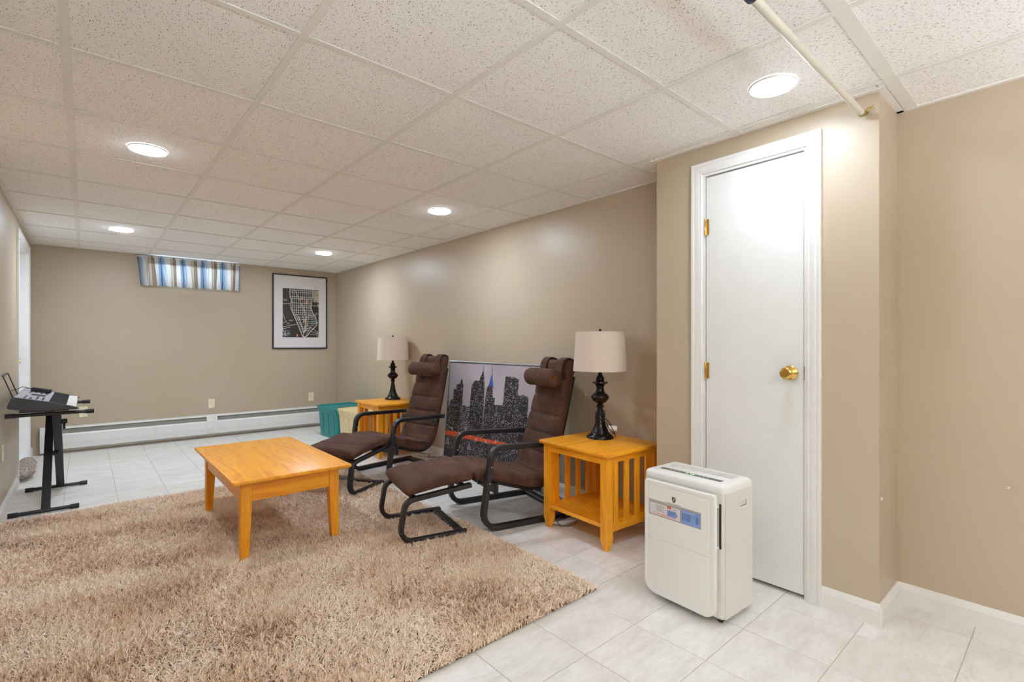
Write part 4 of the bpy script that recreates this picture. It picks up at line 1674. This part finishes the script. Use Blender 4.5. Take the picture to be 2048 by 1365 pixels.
put_text(bm, TP[12], lambda x, y: SM(.0003)(.1025 + x, .0475 + y), 0)
put_text(bm, TP[13], lambda x, y: SM(.0003)(.132 + x * .8, .043 + y), 4)
put_text(bm, TP[14], lambda x, y: SM(.0004)(.116 + x * .8, .020 + y), 3)
put_text(bm, TP[15], lambda x, y: SM(.0004)(.116 + x, .030 + y), 3)
put_text(bm, TP[16], lambda x, y: SM(.0003)(.168 + x * .9, .050 + y), 0)
for k in range(5):
    strip(bm, [(.036, .039 - k * .0045), (.078 - (k % 2) * .01, .039 - k * .0045)], .0012, SM(.0002), 4)
for k in range(5):
    z = .040 - k * .006
    for a, b in ((.168, .180), (.186, .206), (.232, .243)):
        strip(bm, [(a, z), (b, z)], .0022, SM(.0002), 3)
obj('print', bm, [M['paper'], M['red'], M['blue'], M['navy'], M['ink']], fp)
bm = bmesh.new()
SH = lambda y, z: (fx - .0010, .012 - y, .478 + z)
poly(bm, [(-.0095, .012), (.0095, .012), (.0095, -.003), (.006, -.010), (0, -.014), (-.006, -.010), (-.0095, -.003)], SH, 0)
strip(bm, [(-.004, -.005), (.005, .009)], .0022, lambda y, z: (fx - .0012, .012 - y, .478 + z), 1)
# spaced lettering
for k, ch_ in enumerate('FRIEDRICH'):
    pass
put_text(bm, TP[9], lambda x, y: (fx - .0010, .012 - x * 1.55, .4565 + y * .8), 0)
obj('logo', bm, [M['ink'], M['paper']], fp)

# ------------------------------------------------------------------ storage bins


def bin_(loc, rz, sx, sy, h, m, label, lid):
    t = thing('storage_bin', label, 'bin', loc, rz)
    bm = bmesh.new()
    rg = []
    for z, k in ((0.0, .86), (.012, .87), (h * .86, .955), (h * .87, .975), (h * .97, .99), (h, 1.0)):
        rg.append([(x * k, y * k, z) for x, y in rrect(-sx / 2, -sy / 2, sx / 2, sy / 2, .05)])
    for z, k in ((h, .955), (h * .9, .93), (.02, .83)):
        rg.append([(x * k, y * k, z) for x, y in rrect(-sx / 2, -sy / 2, sx / 2, sy / 2, .05)])
    loft(bm, rg)
    obj('tub', bm, m, t, 35)
    bm = bmesh.new()
    rg = []
    for z, k in ((h - .018, 1.012), (h - .014, 1.022), (h + .004, 1.022), (h + .010, 1.01), (h + .010, .965), (h - .004, .95), (h - .006, .5)):
        rg.append([(x * k, y * k, z) for x, y in rrect(-sx / 2, -sy / 2, sx / 2, sy / 2, .05)])
    loft(bm, rg, True, True)
    obj('rim' if not lid else 'lid', bm, m, t, 35)
    for s2 in (-1, 1):
        bm = bmesh.new()
        box(bm, -.06, s2 * (sy / 2 * .985) - .008, h * .80, .06, s2 * (sy / 2 * .985) + .006, h * .87, .004)
        obj('handle', bm, m, t)
    for k in range(3):
        for s2 in (-1, 1):
            yy = (k - 1) * sy * .26
            bm = bmesh.new()
            x_b, x_t = sx / 2 * .875, sx / 2 * .955
            tapered(bm, (min(s2 * x_b, s2 * (x_b - .01)) - .003 * (s2 < 0), yy - .03, max(s2 * x_b, s2 * (x_b - .01)) + .003 * (s2 > 0), yy + .03, .03),
                    (min(s2 * x_t, s2 * (x_t - .01)) - .003 * (s2 < 0), yy - .035, max(s2 * x_t, s2 * (x_t - .01)) + .003 * (s2 > 0), yy + .035, h * .8))
            obj('rib', bm, m, t)
    return t


bin_((2.495, 6.150, 0), 4, .47, .58, .372, M['teal'], 'teal plastic storage bin in the far corner by the heater', True)
bin_((2.475, 5.535, 0), 2, .40, .56, .385, M['cream'], 'cream plastic storage bin between the teal bin and the end table', True)

# ------------------------------------------------------------------ keyboard and stand
sd = thing('keyboard_stand', 'black folding X keyboard stand by the left wall', 'stand', (-.19, 5.02, 0))


def bar(name, p0, p1, r, m, par, capm=None):
    bm = bmesh.new()
    tube(bm, [p0, p1], r, 10)
    o = obj(name, bm, m, par, 40)
    if capm:
        p0, p1 = Vector(p0), Vector(p1)
        d = (p1 - p0).normalized()
        for a, b in ((p0 - d * .004, p0 + d * .045), (p1 - d * .045, p1 + d * .004)):
            bm = bmesh.new()
            tube(bm, [a, b], r * 1.28, 10)
            obj('rubber_cap', bm, capm, o, 40)
    return o


ox0, oy0 = -.19, 5.02
bar('foot', (-.385 - ox0, 4.655 - oy0, .017), (-.035 - ox0, 4.655 - oy0, .017), .0125, M['black'], sd, M['rubber'])
bar('foot', (-.350 - ox0, 5.390 - oy0, .017), (.010 - ox0, 5.390 - oy0, .017), .0125, M['black'], sd, M['rubber'])
bar('top_rail', (-.400 - ox0, 4.690 - oy0, .676), (.046 - ox0, 4.690 - oy0, .676), .0125, M['black'], sd, M['rubber'])
bar('top_rail', (-.400 - ox0, 5.330 - oy0, .690), (.028 - ox0, 5.330 - oy0, .690), .0125, M['black'], sd, M['rubber'])
for (xa, ya, za, xb, yb, zb_) in ((-.205, 4.655, .02, -.205, 5.32, .685), (-.150, 5.39, .02, -.150, 4.695, .672)):
    bm = bmesh.new()
    d = Vector((0, yb - ya, zb_ - za)).normalized()
    nn = Vector((0, -d.z, d.y)) * .0125
    hx_ = Vector((.024, 0, 0))
    a, b = Vector((xa - ox0, ya - oy0, za)), Vector((xb - ox0, yb - oy0, zb_))
    loft(bm, [[a - hx_ - nn, a + hx_ - nn, a + hx_ + nn, a - hx_ + nn], [b - hx_ - nn, b + hx_ - nn, b + hx_ + nn, b - hx_ + nn]])
    bmesh.ops.bevel(bm, geom=bm.edges[:], offset=.002, segments=1, affect='EDGES')
    obj('leg', bm, M['black'], sd)
bm = bmesh.new()
lathe(bm, [(.001, -.030), (.014, -.029), (.016, -.02), (.016, .02), (.014, .029), (.001, .030)], 12, (-.178 - ox0, 5.018 - oy0, .345), 'x')
obj('pivot_bolt', bm, M['rubber'], sd, 40)
bm = bmesh.new()
box(bm, -.127 - ox0, 4.735 - oy0, .595, -.096 - ox0, 4.80 - oy0, .622, .003)
box(bm, -.122 - ox0, 4.75 - oy0, .555, -.106 - ox0, 4.775 - oy0, .597, .002)
obj('locking_clutch', bm, M['rubber'], sd)

kb = thing('keyboard', 'silver and black electric piano keyboard on a folding stand', 'keyboard', (-.21, 5.12, .69))
kx, ky, kz = -.21, 5.12, .69
KY0, KY1 = 4.635, 5.60
prof = [(-.385, .728), (-.392, .740), (-.372, .800), (-.360, .806), (-.185, .762), (-.060, .722), (-.038, .712), (-.036, .704), (-.050, .700), (-.30, .712)]
for ya, yb, nm in ((KY0, KY0 + .022, 'end_cheek'), (KY1 - .022, KY1, 'end_cheek')):
    bm = bmesh.new()
    loft(bm, [[(x - kx, ya - ky, z - kz) for x, z in prof], [(x - kx, yb - ky, z - kz) for x, z in prof]])
    obj(nm, bm, M['kbblack'], kb)
p2 = [(-.385, .728), (-.392, .740), (-.372, .797), (-.355, .797), (-.200, .757), (-.197, .740), (-.060, .715), (-.040, .702), (-.30, .712)]
bm = bmesh.new()
p2 = [(-.385, .728), (-.392, .740), (-.372, .798), (-.360, .802), (-.190, .760), (-.188, .728), (-.045, .700), (-.30, .712)]
loft(bm, [[(x - kx, KY0 + .022 - ky, z - kz) for x, z in p2], [(x - kx, KY1 - .022 - ky, z - kz) for x, z in p2]])
obj('body', bm, M['kbblack'], kb)
bm = bmesh.new()
p3 = [(-.362, .8035), (-.191, .7615), (-.191, .7575), (-.362, .7995)]
loft(bm, [[(x - kx, KY0 + .003 - ky, z - kz) for x, z in p3], [(x - kx, KY1 - .003 - ky, z - kz) for x, z in p3]])
pan = obj('control_panel', bm, M['kbsilver'], kb)
bm = bmesh.new()
p4 = [(-.30, .7885), (-.225, .770), (-.225, .7680), (-.30, .7865)]
loft(bm, [[(x - kx, 5.02 - ky, z - kz) for x, z in p4], [(x - kx, 5.16 - ky, z - kz) for x, z in p4]])
obj('display', bm, M['rubber'], pan)
rr = random.Random(5)
for gy in (4.72, 4.76, 4.80, 4.84, 4.90, 4.94, 5.20, 5.24, 5.28, 5.34, 5.38, 5.42, 5.46):
    for k, gx in enumerate((-.315, -.285, -.255, -.225)):
        if rr.random() < .25:
            continue
        z = .8035 - (gx + .362) * (.042 / .171)
        obj('button', B(gx - .006 - kx, gy - .010 - ky, z - .001 - kz, gx + .006 - kx, gy + .010 - ky, z + .0035 - kz), M['darkgrey'] if (k + int(gy * 50)) % 3 else M['kbblack'], pan)
obj('base_pan', B(-.335 - kx, 4.66 - ky, .6925 - kz, -.085 - kx, 5.575 - ky, .716 - kz), M['kbblack'], kb)
# keys
nw = 36
kw = (KY1 - KY0 - .05) / nw
kt = lambda x: .752 - (x + .188) * (.034 / .143)
mw = None
mb_ = None
for k in range(nw):
    y = KY0 + .025 + k * kw
    if mw is None:
        bm = bmesh.new()
        loft(bm, [[(-.188 - kx, .0005, kt(-.188) - kz), (-.048 - kx, .0005, kt(-.048) - kz), (-.046 - kx, .0005, kt(-.048) - .014 - kz), (-.188 - kx, .0005, kt(-.188) - .018 - kz)],
                  [(-.188 - kx, kw - .0008, kt(-.188) - kz), (-.048 - kx, kw - .0008, kt(-.048) - kz), (-.046 - kx, kw - .0008, kt(-.048) - .014 - kz), (-.188 - kx, kw - .0008, kt(-.188) - .018 - kz)]])
        o = obj('white_key', bm, M['plastic'], kb)
        mw = o.data
    else:
        o = link(bpy.data.objects.new('white_key', mw), kb)
    o.location = (0, y - ky, 0)
    if k % 7 in (0, 1, 3, 4, 5) and k < nw - 1:
        if mb_ is None:
            bm = bmesh.new()
            loft(bm, [[(-.188 - kx, -.0055, kt(-.188) + .010 - kz), (-.104 - kx, -.0045, kt(-.104) + .009 - kz), (-.098 - kx, -.0055, kt(-.098) - kz), (-.188 - kx, -.0055, kt(-.188) - kz)],
                      [(-.188 - kx, .0055, kt(-.188) + .010 - kz), (-.104 - kx, .0045, kt(-.104) + .009 - kz), (-.098 - kx, .0055, kt(-.098) - kz), (-.188 - kx, .0055, kt(-.188) - kz)]])
            o = obj('black_key', bm, M['rubber'], kb)
            mb_ = o.data
        else:
            o = link(bpy.data.objects.new('black_key', mb_), kb)
        o.location = (0, y + kw - ky, 0)
bm = bmesh.new()
R3 = [(-.362 - kx, 4.650 - ky, .800 - kz), (-.414 - kx, 4.690 - ky, .950 - kz), (-.4145 - kx, 4.985 - ky, .955 - kz), (-.362 - kx, 4.945 - ky, .800 - kz)]
tube(bm, fillet(R3, [.012, .012], 4), .0032, 8)
obj('music_rest', bm, M['rubber'], kb, True)
pa = thing('power_adapter', 'small black power brick lying on top of the keyboard', 'adapter', (-.262, 5.36, .784), 0)
pa.rotation_euler = (0, math.radians(13), math.radians(-8))
obj('brick', B(-.058, -.028, -.001, .058, .028, .027, .004, 2), M['rubber'], pa)
bm = bmesh.new()
tube(bm, smooth_path([(-.058, 0, .014), (-.085, 0, .018), (-.11, .0, .020), (-.118, -.06, .012), (-.12, -.14, .008), (-.12, -.22, .006)], 5), .0025, 6)
obj('cable', bm, M['rubber'], pa, True)

# ------------------------------------------------------------------ draft stopper pillow in the doorway
bm = bmesh.new()
rings = []
NN = 40
for i in range(NN + 1):
    v = i / NN
    y = 5.76 + .80 * v
    f = math.sqrt(max(0.0, 1 - abs(2 * v - 1) ** 4)) * .9 + .04
    f *= .82 + .18 * math.cos((v - .25) * 3.0)
    ring = []
    for k in range(20):
        a = 2 * math.pi * k / 20
        r = f * (1 + .05 * math.sin(3 * a + v * 11) + .04 * math.sin(v * 31 + a))
        ring.append((.082 * r * math.cos(a), y - 6.16, .062 + .062 * r * math.sin(a) * (1 if math.sin(a) > 0 else .95)))
    rings.append(ring)
loft(bm, rings)
o = obj('draft_stopper', bm, M['knit'], None, True)
o.location = (-.405, 6.16, .002)
tag(o, 'grey-brown printed cloth draft stopper on the floor in the left doorway', 'draft stopper')

# ------------------------------------------------------------------ tension rod under the ceiling
RZ_, RY_ = 2.112, .590
tr_ = thing('tension_rod', 'beige metal tension rod spanning the room just below the ceiling', 'rod', (1.0, RY_, RZ_))
bm = bmesh.new()
tube(bm, [(1.36 - 1.0, 0, 0), (2.418 - 1.0, 0, 0)], .0125, 20)
obj('inner_tube', bm, M['rod'], tr_, 40)
bm = bmesh.new()
tube(bm, [(XL + .012 - 1.0, 0, 0), (1.37 - 1.0, 0, 0)], .0155, 20)
obj('outer_tube', bm, M['rod'], tr_, 40)
bm = bmesh.new()
lathe(bm, [(.0126, .0), (.0165, .001), (.018, .006), (.018, .050), (.0165, .052)], 20, (1.335 - 1.0, 0, 0), 'x')
obj('locking_collar', bm, M['rubber'], tr_, 40)
bm = bmesh.new()
tube(bm, smooth_path([(2.412 - 1.0, 0, 0), (2.428 - 1.0, 0, -.001), (2.440 - 1.0, -.004, .004), (2.4595 - 1.0, -.008, .010)], 4), [.0135] * 4 + [.012] * 4 + [.009] * 4 + [.006], 14)
obj('end_fitting', bm, simple('tarnished_brass', srgb(150, 140, 84), .4, Metallic=.6), tr_, 40)
bm = bmesh.new()
for k, (a, b) in enumerate(((.006, .028), (-.006, .030), (.0, .024), (.012, .020))):
    tube(bm, smooth_path([(2.440 - 1.0, -.008 + a * .3, .008), (2.443 - 1.0, -.016 + a, .018), (2.450 - 1.0, -.024 + a, b), (2.457 - 1.0, -.032 + a * 1.4, b - .006)], 4), .0013, 6)
obj('wire_tie', bm, M['brass'], tr_, True)
bm = bmesh.new()
lathe(bm, [(.001, 0), (.020, 0), (.021, .004), (.016, .010), (.012, .016), (.001, .016)], 20, (XL - 1.0, 0, 0), 'x')
obj('end_cup', bm, M['rubber'], tr_, 40)

# ------------------------------------------------------------------ loose cords on the floor
bm = bmesh.new()
tube(bm, smooth_path([(2.735, 2.62, .004), (2.70, 2.55, .004), (2.62, 2.42, .004), (2.52, 2.30, .004), (2.40, 2.24, .005), (2.30, 2.26, .012), (2.26, 2.20, .010), (2.33, 2.13, .004), (2.45, 2.16, .012),
                      (2.42, 2.25, .016), (2.33, 2.24, .006), (2.28, 2.15, .004)], 8), .0035, 6)
o = obj('extension_cord', bm, simple('grey_cable', srgb(120, 114, 106), .4), None, True)
tag(o, 'loose grey extension cord coiled on the tiles under the front end table', 'cord')
bm = bmesh.new()
tube(bm, smooth_path([(2.735, 5.10, .004), (2.70, 4.98, .004), (2.72, 4.80, .004), (2.69, 4.62, .004), (2.72, 4.45, .010), (2.66, 4.38, .004), (2.72, 4.30, .004), (2.70, 4.22, .004), (2.735, 4.15, .004)], 8), .003, 6)
o = obj('extension_cord', bm, M['rubber'], None, True)
tag(o, 'thin black cord along the right baseboard, behind the far armchair', 'cord')
